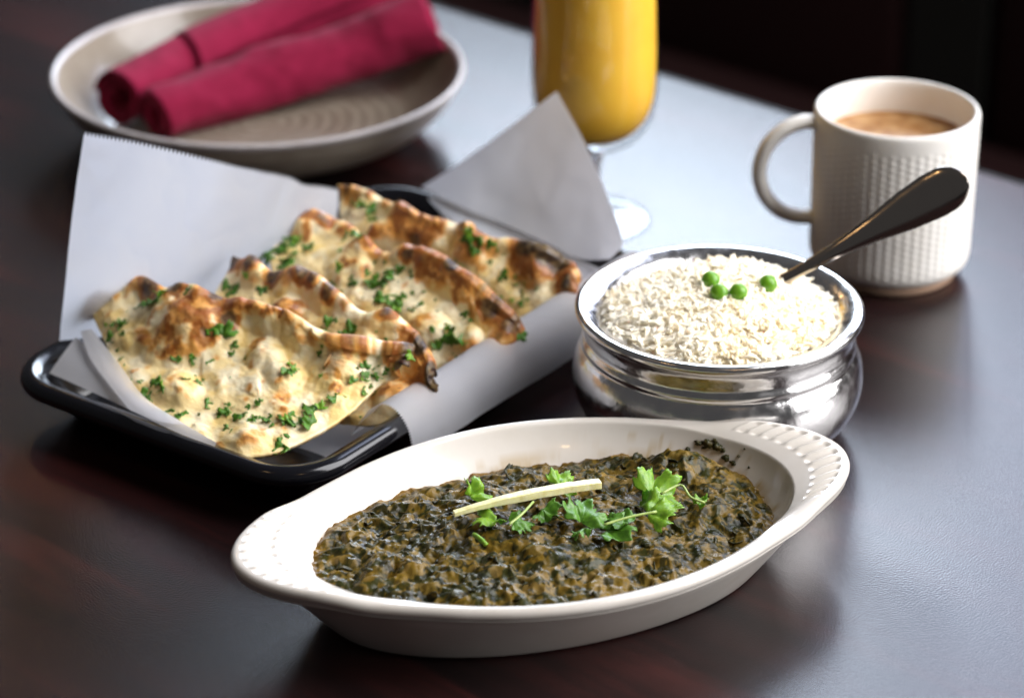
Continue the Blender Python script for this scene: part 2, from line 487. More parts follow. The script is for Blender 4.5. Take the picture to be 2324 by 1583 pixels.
stn = inside * (np.exp(-(np.clip(zl_ - 2.35, 0, 9) / 0.22) ** 2) * sstep(0.42, 0.75, nz) * 0.75 + 0.55 * sstep(0.80, 0.95, 0.5 + 0.6 * fbm(V, 2.4, 3, 305)) * np.exp(-((sl - 8) / 2.6) ** 2) * (tl_ > 0))
cd = cd * (1 - stn[:, None]) + np.array([0.42, 0.27, 0.07]) * stn[:, None]
gd = mk('gratin_dish', V, F, M['ceramic'], origin=dish(0, 0, 0), col=cd)
DISH_V = V.reshape(len(LP), NT, 3)[-16:].reshape(-1, 3)
tag(gd, 'off-white oval ceramic baking dish with ribbed ear handles in front', 'dish')

# curry that fills the dish
xs, ys = np.arange(-10.7, 10.7, 0.05), np.arange(-6.7, 6.7, 0.05)
X, Y = np.meshgrid(xs, ys)
Q = np.stack([X, Y, X * 0], -1)
warp = np.stack([fbm(Q, 0.9, 3, 3), fbm(Q, 0.9, 3, 5), X * 0], -1) * 0.35
QW = Q + warp
d1, d2, rv = worley2(QW * np.array([1.0, 1.25, 1]), 1.7, 4)
e1, e2, rw = worley2(QW, 4.2, 9)
g1, g2, rg = worley2(Q + warp * 0.4, 9.5, 21)
rr = np.sqrt((X / 10.3) ** 2 + (Y / 6.2) ** 2)
level = 2.22 + 0.62 * (1 - np.clip(rr, 0, 1) ** 2) + 0.85 * np.exp(-((X - 7.2) / 1.9) ** 2 - ((Y - 2.6) / 1.6) ** 2) - 0.1 * X / 10
big = fbm(Q, 0.5, 3, 31)
m1, m2, rm = worley2(QW * np.array([1.0, 1.2, 1]), 2.6, 13)
ridge = lambda A, sc, sd: 1 - 2 * np.sqrt(vnoise(A, sc, sd) ** 2 + 0.012)
QA = QW * np.array([0.9, 1.25, 1.0]) + np.stack([fbm(Q, 1.6, 3, 131), fbm(Q, 1.6, 3, 133), X * 0], -1) * 0.35
relief = (0.25 + 0.30 * big + 0.11 * np.sqrt(np.clip(1 - d1 * 1.1, 0, 1)) * rv + 0.06 * np.sqrt(np.clip(1 - m1 * 1.2, 0, 1)) * (rm > 0.45) * rm
          + 0.20 * ridge(QA, 1.1, 201) + 0.075 * ridge(QA, 2.6, 203) + 0.032 * ridge(QA, 6.3, 205) + 0.05 * fbm(QA, 3.4, 2, 207) + 0.10 * ridge(QA + 9, 1.9, 211) + 0.04 * (e1 < 0.32) * (rw > 0.6) * np.sqrt(np.clip(1 - (e1 / 0.32) ** 2, 0, 1)))
for _ in range(3):
    relief[1:-1, 1:-1] = (relief[1:-1, 1:-1] * 2 + relief[:-2, 1:-1] + relief[2:, 1:-1] + relief[1:-1, :-2] + relief[1:-1, 2:]) / 6
Z = level + (relief - 0.25) * (1 - 0.35 * sstep(0.85, 1.0, rr))
keep = (X / 10.25) ** 2 + (Y / 6.32) ** 2 < 1
# colour: chopped greens, brown masala and orange oil are different stuff
Q2 = Q + np.stack([fbm(Q, 2.2, 3, 101), fbm(Q, 2.2, 3, 103), X * 0], -1) * 0.30
gm = 0.5 + 0.55 * fbm(Q2 * np.array([0.8, 1.4, 1]), 1.9, 4, 51, 0.65)
om = sstep(0.45, 0.8, 0.5 + 0.6 * fbm(Q2 + 7, 1.9, 3, 61))
cg = np.array([0.032, 0.033, 0.008]); cb = np.array([0.150, 0.098, 0.018]); co = np.array([0.21, 0.118, 0.009]); cl = np.array([0.24, 0.155, 0.045])
mixv = sstep(0.37, 0.70, gm)[..., None]
colr = cg * (1 - mixv) + cb * mixv
colr = colr * (1 - 0.42 * om[..., None]) + co * 0.42 * om[..., None]
pl = (sstep(0.80, 0.9, rm) * sstep(0.1, 0.3, relief) * 0.6)[..., None]
colr = colr * (1 - pl) + cl * pl
bl = (sstep(0.55, 0.72, 0.5 + 0.6 * fbm(Q2 + 3, 3.4, 2, 111)))[..., None] * 0.85
colr = colr * (1 - bl) + np.array([0.012, 0.014, 0.005]) * bl
oil = sstep(0.93, 1.0, rr)[..., None] * 0.5
colr = colr * (1 - oil) + np.array([0.28, 0.13, 0.01]) * oil
idx = -np.ones(X.shape, int); idx[keep] = np.arange(keep.sum())
q = np.stack([idx[:-1, :-1], idx[:-1, 1:], idx[1:, 1:], idx[1:, :-1]], -1).reshape(-1, 4)
q = q[(q >= 0).all(1)]
cur = mk('spinach_curry', dish(X[keep], Y[keep], Z[keep]), q, M['curry'], origin=dish(0, 0, 2.4), col=colr[keep])
tag(cur, 'chunky dark green and brown spinach curry filling the oval dish', 'curry')
co_ = dish(0, 0, 2.4)
def curry_z(s, t):
    i = np.clip(((np.asarray(t) + 6.7) / 0.05).astype(int), 0, len(ys) - 1); j = np.clip(((np.asarray(s) + 10.7) / 0.05).astype(int), 0, len(xs) - 1)
    return Z[i, j]
def to_dish(x, y):
    dx, dy = x - DC[0], y - DC[1]
    return dx * math.cos(DA) + dy * math.sin(DA), -dx * math.sin(DA) + dy * math.cos(DA)
# wilted shreds lying in it
parts, cc = [], []
for k in range(180):
    a, r = RNG.uniform(0, 2 * np.pi), math.sqrt(RNG.uniform(0, 1)) * 0.97
    s, t = 10.0 * r * math.cos(a), 6.0 * r * math.sin(a)
    ln, wd = RNG.uniform(0.15, 0.45), RNG.uniform(0.10, 0.26)
    u = np.linspace(-1, 1, 5); v = np.linspace(-1, 1, 4)
    U, Vv = np.meshgrid(u, v)
    p = np.stack([U * ln, Vv * wd * (1 - 0.6 * U ** 2), 0.10 * np.sin(U * 2 + RNG.uniform(0, 6)) + 0.05 * np.cos(Vv * 3 + RNG.uniform(0, 6))], -1)
    R = np.array(Euler((RNG.normal(0, 0.3), RNG.normal(0, 0.3), RNG.uniform(0, 6.3))).to_matrix())
    p = p @ R.T + np.array([s, t, float(curry_z(s, t)) - 0.02])
    parts.append(sheet(dish(p[..., 0], p[..., 1], p[..., 2]), 0.03))
V, F = join(parts)
tag(mk('wilted_shreds', V, F, M['flake'], cur, co_), kind='stuff')
# smears on the far wall of the dish
def blob(c, r, seed, n=14, flat=1.0):
    a, b = np.meshgrid(np.linspace(0, 2 * np.pi, n * 2, endpoint=False), np.linspace(0.02, np.pi - 0.02, n))
    d = np.stack([np.sin(b) * np.cos(a), np.sin(b) * np.sin(a), np.cos(b)], -1)
    rad = r * (1 + 0.5 * fbm(d + seed, 1.6, 3, seed))
    P = d * rad[..., None] * np.array([1, 1, flat]) + np.array(c)
    return P.reshape(-1, 3), grid_faces(n, n * 2, wrap=True)
sp = []
for p0, p1, r in (((8.62, -13.77, 2.20), (8.41, -16.55, 3.70), 0.26), ((9.06, -14.02, 2.20), (8.83, -16.79, 3.70), 0.24), ((8.24, -13.69, 2.20), (8.03, -16.47, 3.70), 0.15), ((9.37, -15.07, 2.20), (9.14, -17.81, 3.70), 0.17), ((9.65, -15.55, 2.20), (9.41, -18.28, 3.70), 0.13), ((7.76, -14.34, 2.20), (7.56, -17.10, 3.70), 0.14), ((8.97, -13.48, 2.20), (8.75, -16.27, 3.70), 0.12), ((9.93, -14.91, 2.20), (9.68, -17.65, 3.70), 0.07), ((10.24, -14.26, 2.20), (9.99, -17.02, 3.70), 0.05), ((9.27, -14.34, 2.20), (9.04, -17.10, 3.70), 0.13), ((8.44, -14.18, 2.20), (8.23, -16.94, 3.70), 0.12), ((10.31, -15.95, 2.20), (10.06, -18.67, 3.70), 0.06)):
    ray = np.array(p0) + (np.array(p1) - np.array(p0)) * np.linspace(0, 1, 40)[:, None]
    dd = np.linalg.norm(ray[:, None] - DISH_V[None, ::3], axis=-1)
    c = ray[np.unravel_index(dd.argmin(), dd.shape)[0]]
    sp.append(blob(tuple(c), r, int(r * 1000), 12, 0.7))
V, F = join(sp)
mk('wall_smear', V, F, M['flake'], cur, co_)

# ginger matchstick and cilantro on the curry
def bar(a, b, w, h):
    a, b = np.array(a), np.array(b)
    n = 24
    t = np.linspace(0, 1, n)[:, None]
    mid = a * (1 - t) + b * t + np.array([0, 0, 0.16]) * (4 * t * (1 - t)) 
    d = (b - a) / np.linalg.norm(b - a); side = np.cross(d, (0, 0, 1)); side /= np.linalg.norm(side); upv = np.cross(side, d)
    ring = [(-1, -.8), (-.8, -1), (.8, -1), (1, -.8), (1, .8), (.8, 1), (-.8, 1), (-1, .8)]
    k = (0.62 + 0.38 * sstep(0, 0.5, t)) 
    V = np.stack([mid + side * w / 2 * x * k + upv * h / 2 * y * k for x, y in ring], 1)
    V = V + 0.022 * np.stack([fbm(V, 1.6, 3, 11), fbm(V, 1.6, 3, 12), fbm(V, 1.6, 3, 13)], -1)
    F = grid_faces(n, 8, wrap=True).tolist() + [list(range(8))[::-1], list(range((n - 1) * 8, n * 8))]
    return V.reshape(-1, 3), F
ga, gb = (-2.39, -22.66, 3.75), (3.70, -20.17, 3.75)
gi = mk('ginger_stick', *bar(ga, gb, 0.40, 0.36), M['ginger'], origin=tuple((np.array(ga) + np.array(gb)) / 2), smooth=False)
tag(gi, 'pale yellow ginger matchstick laid across the spinach curry', 'ginger')

def leaf_mesh(seed, size, curl=0.25, fold=0.0, lobes=3, half=1.9):
    """lobed, toothed leaf in its own plane, stalk end at the origin, tip towards +x"""
    r_ = np.random.default_rng(seed)
    na, nr = 61, 9
    a = np.linspace(-half, half, na)
    env = 0.62 + 0.38 * np.abs(np.cos(a * lobes / (2 * half) * np.pi)) ** 0.7
    env *= (1 - 0.22 * np.abs(a / half) ** 2)
    teeth = 1 + 0.10 * np.sign(np.sin(a * 13 + r_.uniform(0, 6))) * np.abs(np.sin(a * 13)) ** 0.5 + 0.05 * r_.normal(0, 1, na)
    R = size * env * teeth
    k = np.linspace(0.04, 1, nr)[:, None]
    x, y = k * R * np.cos(a), k * R * np.sin(a) * 0.9
    P = np.stack([x, y, 0 * x], -1)
    z = curl * size * (0.8 * fbm(P / size + seed, 1.7, 2, seed)) + 0.10 * size * np.cos(a * lobes / half * np.pi)[None] * k - curl * 0.5 * (x ** 2) / size
    z = z + fold * np.abs(y)
    P[..., 2] = z
    return P[:, ::-1]
def place(P, at, rot):
    R = np.array(Euler(rot).to_matrix())
    return P @ R.T + np.array(at)
def curry_leaf(px, size, seed, rot, label, mat='leaf_bright', stems=(), **kw):
    at = np.array(px)
    s, t = to_dish(at[0], at[1])
    at[2] = max(at[2], float(curry_z(s, t)) + 0.02)
    parts = [sheet(place(leaf_mesh(seed, size, **kw), at, rot), 0.018)]
    V, F = join(parts)
    o = mk('cilantro_leaf', V, F, M[mat], origin=tuple(at))
    tag(o, label, 'herb leaf', 'cilantro leaves on the curry')
    for st in stems:
        mk('stalk', *tube(spline(st, 14), 0.055, 8), M['stem'], o, tuple(at))
    return o
R_ = math.radians
curry_leaf((-1.69, -20.78, 3.50), 0.95, 1, (R_(60), R_(-25), R_(70)), 'upright folded cilantro leaf at the far side of the ginger stick, left end', curl=0.4, fold=0.5)
curry_leaf((-0.62, -22.52, 3.50), 1.05, 2, (R_(14), R_(-8), R_(205)), 'broad cilantro leaf lying just under the left half of the ginger stick', curl=0.3)
curry_leaf((0.05, -22.99, 3.50), 0.85, 3, (R_(10), R_(10), R_(10)), 'dark cilantro leaf in front of the middle of the ginger stick', mat='leaf', stems=[[(-0.13, -23.34, 3.60), (0.42, -22.70, 3.75), (0.88, -21.88, 3.85)]], curl=0.3)
curry_leaf((1.28, -22.07, 3.60), 0.85, 4, (R_(15), R_(5), R_(-50)), 'cilantro leaf with a green stalk below the ginger stick centre', mat='leaf', curl=0.35)
curry_leaf((2.00, -20.02, 3.60), 0.95, 5, (R_(35), R_(-20), R_(50)), 'cilantro leaf peeping out behind the right half of the ginger stick', curl=0.3)
curry_leaf((2.83, -22.99, 3.50), 1.25, 6, (R_(30), R_(-25), R_(75)), 'pointed dark green cilantro leaf right of the ginger stick', mat='leaf', curl=0.35, fold=0.35)
curry_leaf((5.87, -20.49, 3.40), 1.5, 7, (R_(38), R_(-16), R_(42)), 'largest bright cilantro leaf with toothed lobes on the right of the curry', curl=0.18, stems=[[(6.21, -20.95, 3.70), (7.07, -20.38, 3.80), (7.44, -21.25, 3.70), (8.02, -21.52, 3.60)]])
curry_leaf((5.63, -21.90, 3.40), 1.35, 8, (R_(25), R_(-12), R_(12)), 'light green cilantro leaf with ragged tip below the largest leaf', curl=0.4)
curry_leaf((4.77, -22.71, 3.55), 1.0, 9, (R_(12), R_(6), R_(160)), 'crumpled cilantro leaf in the middle of the right hand sprig', mat='leaf', curl=0.45, stems=[[(3.76, -23.34, 3.60), (4.85, -22.87, 3.70), (5.96, -22.52, 3.75)]])
curry_leaf((3.85, -23.24, 3.50), 1.2, 10, (R_(8), R_(0), R_(-15)), 'dark flat cilantro leaf at the near edge of the right hand sprig', mat='leaf', curl=0.3)
curry_leaf((7.71, -21.17, 3.40), 0.55, 11, (R_(10), R_(-30), R_(30)), 'tiny curled cilantro leaf at the right end of the curry', curl=0.5)
curry_leaf((2.94, -23.54, 3.40), 0.6, 12, (R_(10), R_(-10), R_(-120)), 'small brownish cilantro leaf at the near left of the right hand sprig', mat='leaf', curl=0.4)
a_, b_, c_ = (-1.57, -23.62, 3.30), (-1.29, -24.06, 3.35), (-1.04, -24.30, 3.20)
st = mk('cilantro_sprig', *tube(spline([a_, b_, c_], 10), 0.10, 8), M['leaf_bright'], origin=b_)
tag(st, 'short cut cilantro stem lying alone in front of the ginger stick', 'herb stem')

# ------------------------------------------------------------ steel rice bowl
BC = (9.4, -8.1)
prof = [(0.01, 0.30), (3.9, 0.28), (4.4, 0.0), (4.75, 0.05), (5.15, 0.5), (6.0, 1.1), (6.42, 1.8), (6.62, 2.5), (6.64, 3.1), (6.54, 3.7), (6.36, 4.15), (6.2, 4.38), (6.22, 4.5), (6.27, 4.6), (6.2, 4.76), (6.12, 4.9), (6.12, 5.15),
        (6.12, 5.5), (6.2, 5.72), (6.42, 5.86), (6.53, 6.0), (6.56, 6.14), (6.5, 6.28), (6.38, 6.34), (6.15, 6.31), (5.85, 6.2), (5.5, 6.0), (5.25, 5.72), (5.2, 5.4), (5.35, 5.0), (5.6, 4.4), (5.9, 3.4), (5.7, 2.0), (4.6, 0.9), (0.01, 0.6)]
bo_ = thing('serving_bowl', 'round polished steel bowl with flared rim holding white rice', 'bowl', (*BC, 0))
V, F = lathe(prof[:17], 160, BC, 90); mk('body', V, F, M['steel'], bo_, (*BC, 0))
V, F = lathe(prof[16:], 160, BC, 120); mk('rim', V, F, M['steel'], bo_, (*BC, 0))

def rice_z(x, y):
    r2 = ((x - BC[0]) ** 2 + (y - BC[1]) ** 2) / 5.3 ** 2
    pk = np.exp(-(((x - BC[0] - 1.0) / 2.6) ** 2 + ((y - BC[1] - 1.0) / 2.4) ** 2))
    q = np.stack([x, y, x * 0], -1)
    return 5.55 + 1.35 * (1 - np.clip(r2, 0, 1)) + 0.62 * pk + 0.16 * fbm(q, 0.95, 3, 71)
a = np.linspace(0, 2 * np.pi, 120, endpoint=False); k = np.linspace(0.01, 1, 50)
X_, Y_ = BC[0] + 5.3 * k[:, None] * np.cos(a), BC[1] + 5.3 * k[:, None] * np.sin(a)
Vm = np.stack([X_, Y_, rice_z(X_, Y_) + 0.0], -1)
parts = [(Vm.reshape(-1, 3), grid_faces(50, 120, wrap=True))]
NG = 5200
ring = np.linspace(0, 2 * np.pi, 6, endpoint=False)
tt = np.array([-1, -0.82, -0.4, 0.1, 0.55, 0.86, 1.0]); rad = np.array([0.12, 0.62, 0.95, 1.0, 0.9, 0.55, 0.1])
gf = grid_faces(7, 6, wrap=True)
allV, allF = [parts[0][0]], [parts[0][1]]
off = len(parts[0][0])
for g in range(NG):
    r, an = math.sqrt(RNG.uniform()) * 5.2, RNG.uniform(0, 2 * np.pi)
    x, y = BC[0] + r * math.cos(an), BC[1] + r * math.sin(an)
    L_ = RNG.uniform(0.35, 0.54); w = RNG.uniform(0.078, 0.095); bend = RNG.normal(0, 0.09)
    p = np.stack([tt[:, None] * L_ + 0 * ring, rad[:, None] * w * np.cos(ring) + (bend * (1 - tt ** 2))[:, None], rad[:, None] * w * np.sin(ring)], -1)
    tilt = RNG.normal(0, 0.20) if RNG.uniform() < 0.86 else RNG.uniform(0.5, 1.3)
    R = np.array(Euler((RNG.uniform(0, 6.3), -tilt, RNG.uniform(0, 6.3))).to_matrix())
    z = float(rice_z(np.array(x), np.array(y))) + RNG.uniform(-0.03, 0.20)
    allV.append((p.reshape(-1, 3) @ R.T) + np.array([x, y, z])); allF.append(gf + off); off += 42
ri = mk('rice', np.concatenate(allV), np.concatenate(allF), M['rice'], origin=(*BC, 5.4))
tag(ri, 'mound of boiled white long grain rice heaped in the steel bowl', 'rice', kind='stuff')
for (x, y, z), sd, lb in (((8.94, -8.22, 7.55), 1, 'green pea on the rice, the farthest left of the four and highest up'), ((9.28, -9.20, 7.40), 2, 'green pea on the rice touching the left pea, lowest of the pair'),
                      ((10.15, -9.20, 7.40), 3, 'green pea on the rice, right of the touching pair'), ((11.53, -8.38, 7.45), 4, 'green pea alone on the right side of the rice, half covered by a grain')):
    V, F = blob((0, 0, 0), 0.415, sd, 20, 0.96)
    V = V / np.linalg.norm(V, axis=1, keepdims=True) * (0.415 + 0.022 * fbm(V + sd, 3, 2, sd))[:, None]
    tag(mk('green_pea', V + np.array([x, y, z]), F, M['pea'], origin=(x, y, z)), lb, 'pea', 'peas on the rice')
for (x, y, z), an in (((11.28, -9.46, 7.72), 0.4), ((11.58, -9.34, 7.75), 1.9)):
    pass

# serving spoon stuck in the rice
sa, sb = np.array((12.18, -7.24, 7.00)), np.array((20.44, -6.59, 11.90))
d = sb - sa; ln = np.linalg.norm(d); d /= ln
view = np.array([0.10, -0.82, 0.45]); wv = np.cross(d, view); wv /= np.linalg.norm(wv); nv = np.cross(wv, d)
t = np.sin(np.linspace(0, 1, 60) * np.pi / 2)
tip = 1 - sstep(0.86, 1.0, t) ** 2
half = np.interp(t, [0, 0.12, 0.3, 0.5, 0.68, 0.82, 0.9, 1.0], [0.30, 0.27, 0.36, 0.60, 0.92, 1.06, 1.04, 0.95])
half = half * np.sqrt(np.clip(1 - np.clip((t - 0.88) / 0.1203, 0, 1) ** 2, 0, 1))
thk = np.interp(t, [0, 0.3, 0.7, 1.0], [0.24, 0.17, 0.11, 0.08])
bow = 0.55 * np.sin(np.pi * t) * -1 + 0.0
rings = np.linspace(0, 2 * np.pi, 28, endpoint=False)
cen = sa + d * (t * ln)[:, None] + nv * (bow * 0.6)[:, None]
cr_, sr_ = np.cos(rings), np.sin(rings)
V = cen[:, None] + wv * (half[:, None] * np.sign(cr_) * np.abs(cr_) ** 0.8)[..., None] + nv * (thk[:, None] * sr_ + 0.20 * half[:, None] * (0.5 - cr_[None] ** 2))[..., None]
Fh = grid_faces(60, 28, wrap=True).tolist() + [list(range(28))[::-1], list(range(59 * 28, 60 * 28))]
so = thing('serving_spoon', 'dark steel spoon standing in the rice, handle leaning right past the mug', 'spoon', sa)
mk('handle', V.reshape(-1, 3), Fh, M['spoon'], so, sa)
# the scoop, buried in the rice
u, v = np.meshgrid(np.linspace(-1, 1, 13), np.linspace(0, 1, 16))
wd = 1.25 * np.sqrt(np.clip(1 - (2 * v - 1) ** 2, 0.02, 1))
P = sa - d * (0.05 + v * 3.2)[..., None] * 0.9 + wv * (u * wd)[..., None] + nv * (-0.45 * (1 - u ** 2) * np.sin(np.pi * v))[..., None]
mk('scoop', *sheet(P, 0.12), M['spoon'], so, sa)

# ------------------------------------------------------------ mug of tea
MC = (19.42, 9.30); MO = (*MC, 0)
mg = thing('mug', 'off-white mug with embossed dimple pattern and bare clay foot', 'mug', MO)
n = 480
a = np.linspace(0, 2 * np.pi, n, endpoint=False)
pr = spline([(3.42, 0.52, 0), (3.62, 0.56, 0), (3.95, 0.85, 0), (4.08, 1.25, 0), (4.1, 2.2, 0), (4.13, 5, 0), (4.16, 8.0, 0), (4.16, 8.72, 0), (4.1, 8.9, 0), (3.98, 8.95, 0), (3.86, 8.86, 0), (3.8, 8.5, 0), (3.76, 6, 0), (3.7, 2.5, 0), (3.2, 1.2, 0), (0.02, 1.1, 0)], 420)[:, :2]
zz, r0 = pr[:, 1][:, None], pr[:, 0][:, None]
outside = (np.arange(420)[:, None] < np.argmax(pr[:, 1])) * sstep(0.9, 1.3, zz) * (1 - sstep(7.75, 8.1, zz))
cu = a[None] * 56 / (2 * np.pi); cv = zz / 0.35
half_ = lambda q: 2 * np.abs(q - np.floor(q) - 0.5)
h = np.clip(1.25 - half_(cu) - half_(cv + 0.5 * (np.floor(cu) % 2)), 0, 1) + 0.12 * fbm(np.stack([cu * 0.5 + 0 * cv, cv + 0 * cu, 0 * cu + 0 * cv], -1), 0.6, 2, 5)
rr_ = r0 + outside * (0.046 * (h - 0.4))
V = np.stack([MC[0] + rr_ * np.cos(a), MC[1] + rr_ * np.sin(a), np.repeat(zz, n, 1)], -1)
mk('body', V.reshape(-1, 3), grid_faces(420, n, wrap=True), M['mug'], mg, MO)
V, F = lathe([(0.02, 0.15), (2.9, 0.12), (3.0, 0.0), (3.35, 0.0), (3.44, 0.08), (3.46, 0.5), (3.40, 0.56)], 120, MC); mk('foot_ring', V, F, M['clay'], mg, MO)
hp = spline([(-4.0, 0, 8.12), (-4.7, -0.1, 8.2), (-5.7, -0.25, 7.85), (-6.55, -0.4, 6.95), (-6.88, -0.42, 5.7), (-6.6, -0.4, 4.45), (-5.85, -0.28, 3.5), (-4.95, -0.12, 3.05), (-4.0, 0, 2.95)], 60) + np.array(MO)
T_ = np.gradient(hp, axis=0); T_ /= np.linalg.norm(T_, axis=1, keepdims=True)
B_ = np.array([0.06, 1, 0]); B_ /= np.linalg.norm(B_)
N_ = np.cross(T_, B_)
ra = np.linspace(0, 2 * np.pi, 20, endpoint=False)
V = hp[:, None] + 0.37 * np.cos(ra)[None, :, None] * N_[:, None] + 0.53 * np.sin(ra)[None, :, None] * B_
mk('handle', V.reshape(-1, 3), grid_faces(60, 20, wrap=True, flip=True), M['mug'], mg, MO)
k = np.linspace(0.01, 1, 30)
X_, Y_ = MC[0] + 3.785 * k[:, None] * np.cos(a[::4]), MC[1] + 3.785 * k[:, None] * np.sin(a[::4])
te = mk('tea', np.stack([X_, Y_, 7.15 + 0.10 * sstep(0.95, 1.0, k)[:, None] + 0 * X_], -1).reshape(-1, 3), grid_faces(30, 120, wrap=True), M['tea'], origin=(*MC, 7.1))
tag(te, 'milky brown tea with light froth inside the off-white mug', 'tea')

# ------------------------------------------------------------ stemmed glass of mango drink
GC = (4.33, 15.62); GO = (*GC, 0)
gl = thing('stemmed_glass', 'tall stemmed glass filled with yellow drink behind the paper corner', 'glass', GO)
V, F = lathe([(0.01, 4.05), (0.5, 4.0), (1.2, 4.18), (2.2, 4.75), (2.95, 5.7), (3.28, 6.9), (3.36, 8.5), (3.32, 11), (3.2, 14), (3.05, 17.5), (3.0, 17.7), (2.9, 17.6), (3.02, 14), (3.14, 11), (3.18, 8.5), (3.08, 7.0), (2.7, 5.95), (2.0, 5.15), (1.0, 4.72), (0.01, 4.62)], 128, GC, 160)
mk('bowl', V, F, M['thin_glass'], gl, GO)
V, F = lathe([(0.01, 4.03), (0.62, 4.02), (0.55, 3.7), (0.40, 3.2), (0.36, 2.0), (0.45, 1.0), (0.8, 0.62), (1.6, 0.42), (2.6, 0.28), (3.02, 0.2), (3.08, 0.1), (3.0, 0.01), (0.01, 0.01)][4:], 96, GC, 90)
mk('foot', V, F, M['thin_glass'], gl, GO)
V, F = lathe([(0.01, 4.03), (0.62, 4.02), (0.55, 3.7), (0.40, 3.2), (0.36, 2.0), (0.01, 2.0)], 64, GC)
mk('stem', V, F, M['glass'], gl, GO)
V, F = lathe([(0.01, 4.60), (1.0, 4.70), (2.0, 5.13), (2.71, 5.93), (3.10, 6.98), (3.20, 8.5), (3.16, 11), (3.04, 14), (2.95, 15.9), (2.8, 16.0), (0.01, 16.0)], 128, GC, 120)
ju = mk('mango_drink', V, F, M['juice'], origin=(*GC, 4.6))
tag(ju, 'thick yellow mango drink inside the stemmed glass', 'drink')

# ------------------------------------------------------------ plate with two rolled napkins
PC = (-14.4, 27.6); PO = (*PC, 0)
pt = thing('plate', 'wide deep sand-coloured plate with pale rim and thrown rings at back left', 'plate', PO)
ri_ = np.linspace(0.01, 8.2, 140)
inner = [(r, 0.75 + 0.035 * math.sin(r * 2 * math.pi / 0.85) * min(1, r) + 0.12 * (r / 8.2) ** 3) for r in ri_][::-1]
outp = [(0.01, 0.25), (5.6, 0.22), (5.8, 0.0), (6.3, 0.0), (6.5, 0.3), (8.2, 0.62), (9.9, 1.5), (11.0, 2.7), (11.55, 3.7)]
V, F = lathe(outp, 160, PC, 80); mk('underside', V, F, M['plate'], pt, PO)
V, F = lathe([(11.55, 3.7), (11.72, 3.92), (11.74, 4.06), (11.62, 4.16), (11.45, 4.12), (11.32, 3.98)], 160, PC, 24); mk('rim', V, F, M['plate_rim'], pt, PO)
V, F = lathe([(11.32, 3.98), (11.1, 3.5), (10.6, 2.6), (9.7, 1.6), (8.8, 1.05)] + inner, 160, PC); mk('inside', V, F, M['plate'], pt, PO)

def napkin(path, r0_, r1_, turns, seed, label, flap=0.0, rot=0.0):
    path = spline(path, 90)
    T = np.gradient(path, axis=0); T /= np.linalg.norm(T, axis=1, keepdims=True)
    X = np.cross(T, np.array([0, 0, 1.0])); X /= np.linalg.norm(X, axis=1, keepdims=True); Y = np.cross(X, T)
    ns = 150
    th = np.linspace(0, turns * 2 * np.pi, ns)
    k = np.linspace(0, 1, 90)[:, None]
    rr = (r0_ + (r1_ - r0_) * k) * (0.42 + 0.58 * (th / th[-1]))[None]
    sq = np.stack([np.broadcast_to(k * 6, rr.shape), np.broadcast_to(np.cos(th + rot), rr.shape), np.broadcast_to(np.sin(th + rot), rr.shape)], -1)
    rr = rr * (1 + 0.11 * fbm(sq, 0.9, 3, seed))
    ang = th[None] + rot + 0.25 * k
    P = path[:, None] + X[:, None] * (rr * np.cos(ang) * 1.05)[..., None] + Y[:, None] * (rr * np.sin(ang) * 0.96)[..., None]
    P += T[:, None] * (0.35 * np.sin(th * 0.9 + seed) * 0.5)[None, :, None]
    V, F = sheet(P[:, ::-1], 0.09)
    o = mk('napkin', V, F, M['napkin'], origin=tuple(path[0]))
    if flap:
        kk = np.linspace(0, 1, 50)[:, None]; tf = np.linspace(0, 1, 40)[None]
        kf = flap + 0.10 * tf + (1 - flap - 0.10 * tf) * kk
        an = 0.2 + tf * 2.9 + 0.25 * kf
        rf = (r0_ + (r1_ - r0_) * kf) * 1.10
        px = np.stack([np.interp(kf * 89, np.arange(90), path[:, c]) for c in range(3)], -1)
        Xf = np.stack([np.interp(kf * 89, np.arange(90), X[:, c]) for c in range(3)], -1); Yf = np.stack([np.interp(kf * 89, np.arange(90), Y[:, c]) for c in range(3)], -1)
        Pf = px + Xf * (rf * np.cos(an) * 1.05)[..., None] + Yf * (rf * np.sin(an) * 0.98)[..., None]
        mk('outer_fold', *sheet(Pf[:, ::-1], 0.10), M['napkin'], o, tuple(path[0]))
    return tag(o, label, 'napkin', 'rolled napkins on the plate')
napkin([(-20.10, 25.03, 2.20), (-15.29, 29.34, 2.30), (-9.82, 31.97, 3.20), (-4.55, 32.89, 4.90)], 1.72, 2.1, 3.4, 5, 'front crimson cloth napkin roll lying across the plate, larger one', rot=-0.4)
napkin([(-22.40, 26.56, 2.50), (-18.41, 32.83, 2.60), (-13.52, 37.18, 3.20), (-6.98, 39.75, 4.80)], 1.68, 1.95, 3.2, 9, 'rear crimson cloth napkin roll with a diagonal fold, partly behind the front roll', flap=0.26, rot=1.8)

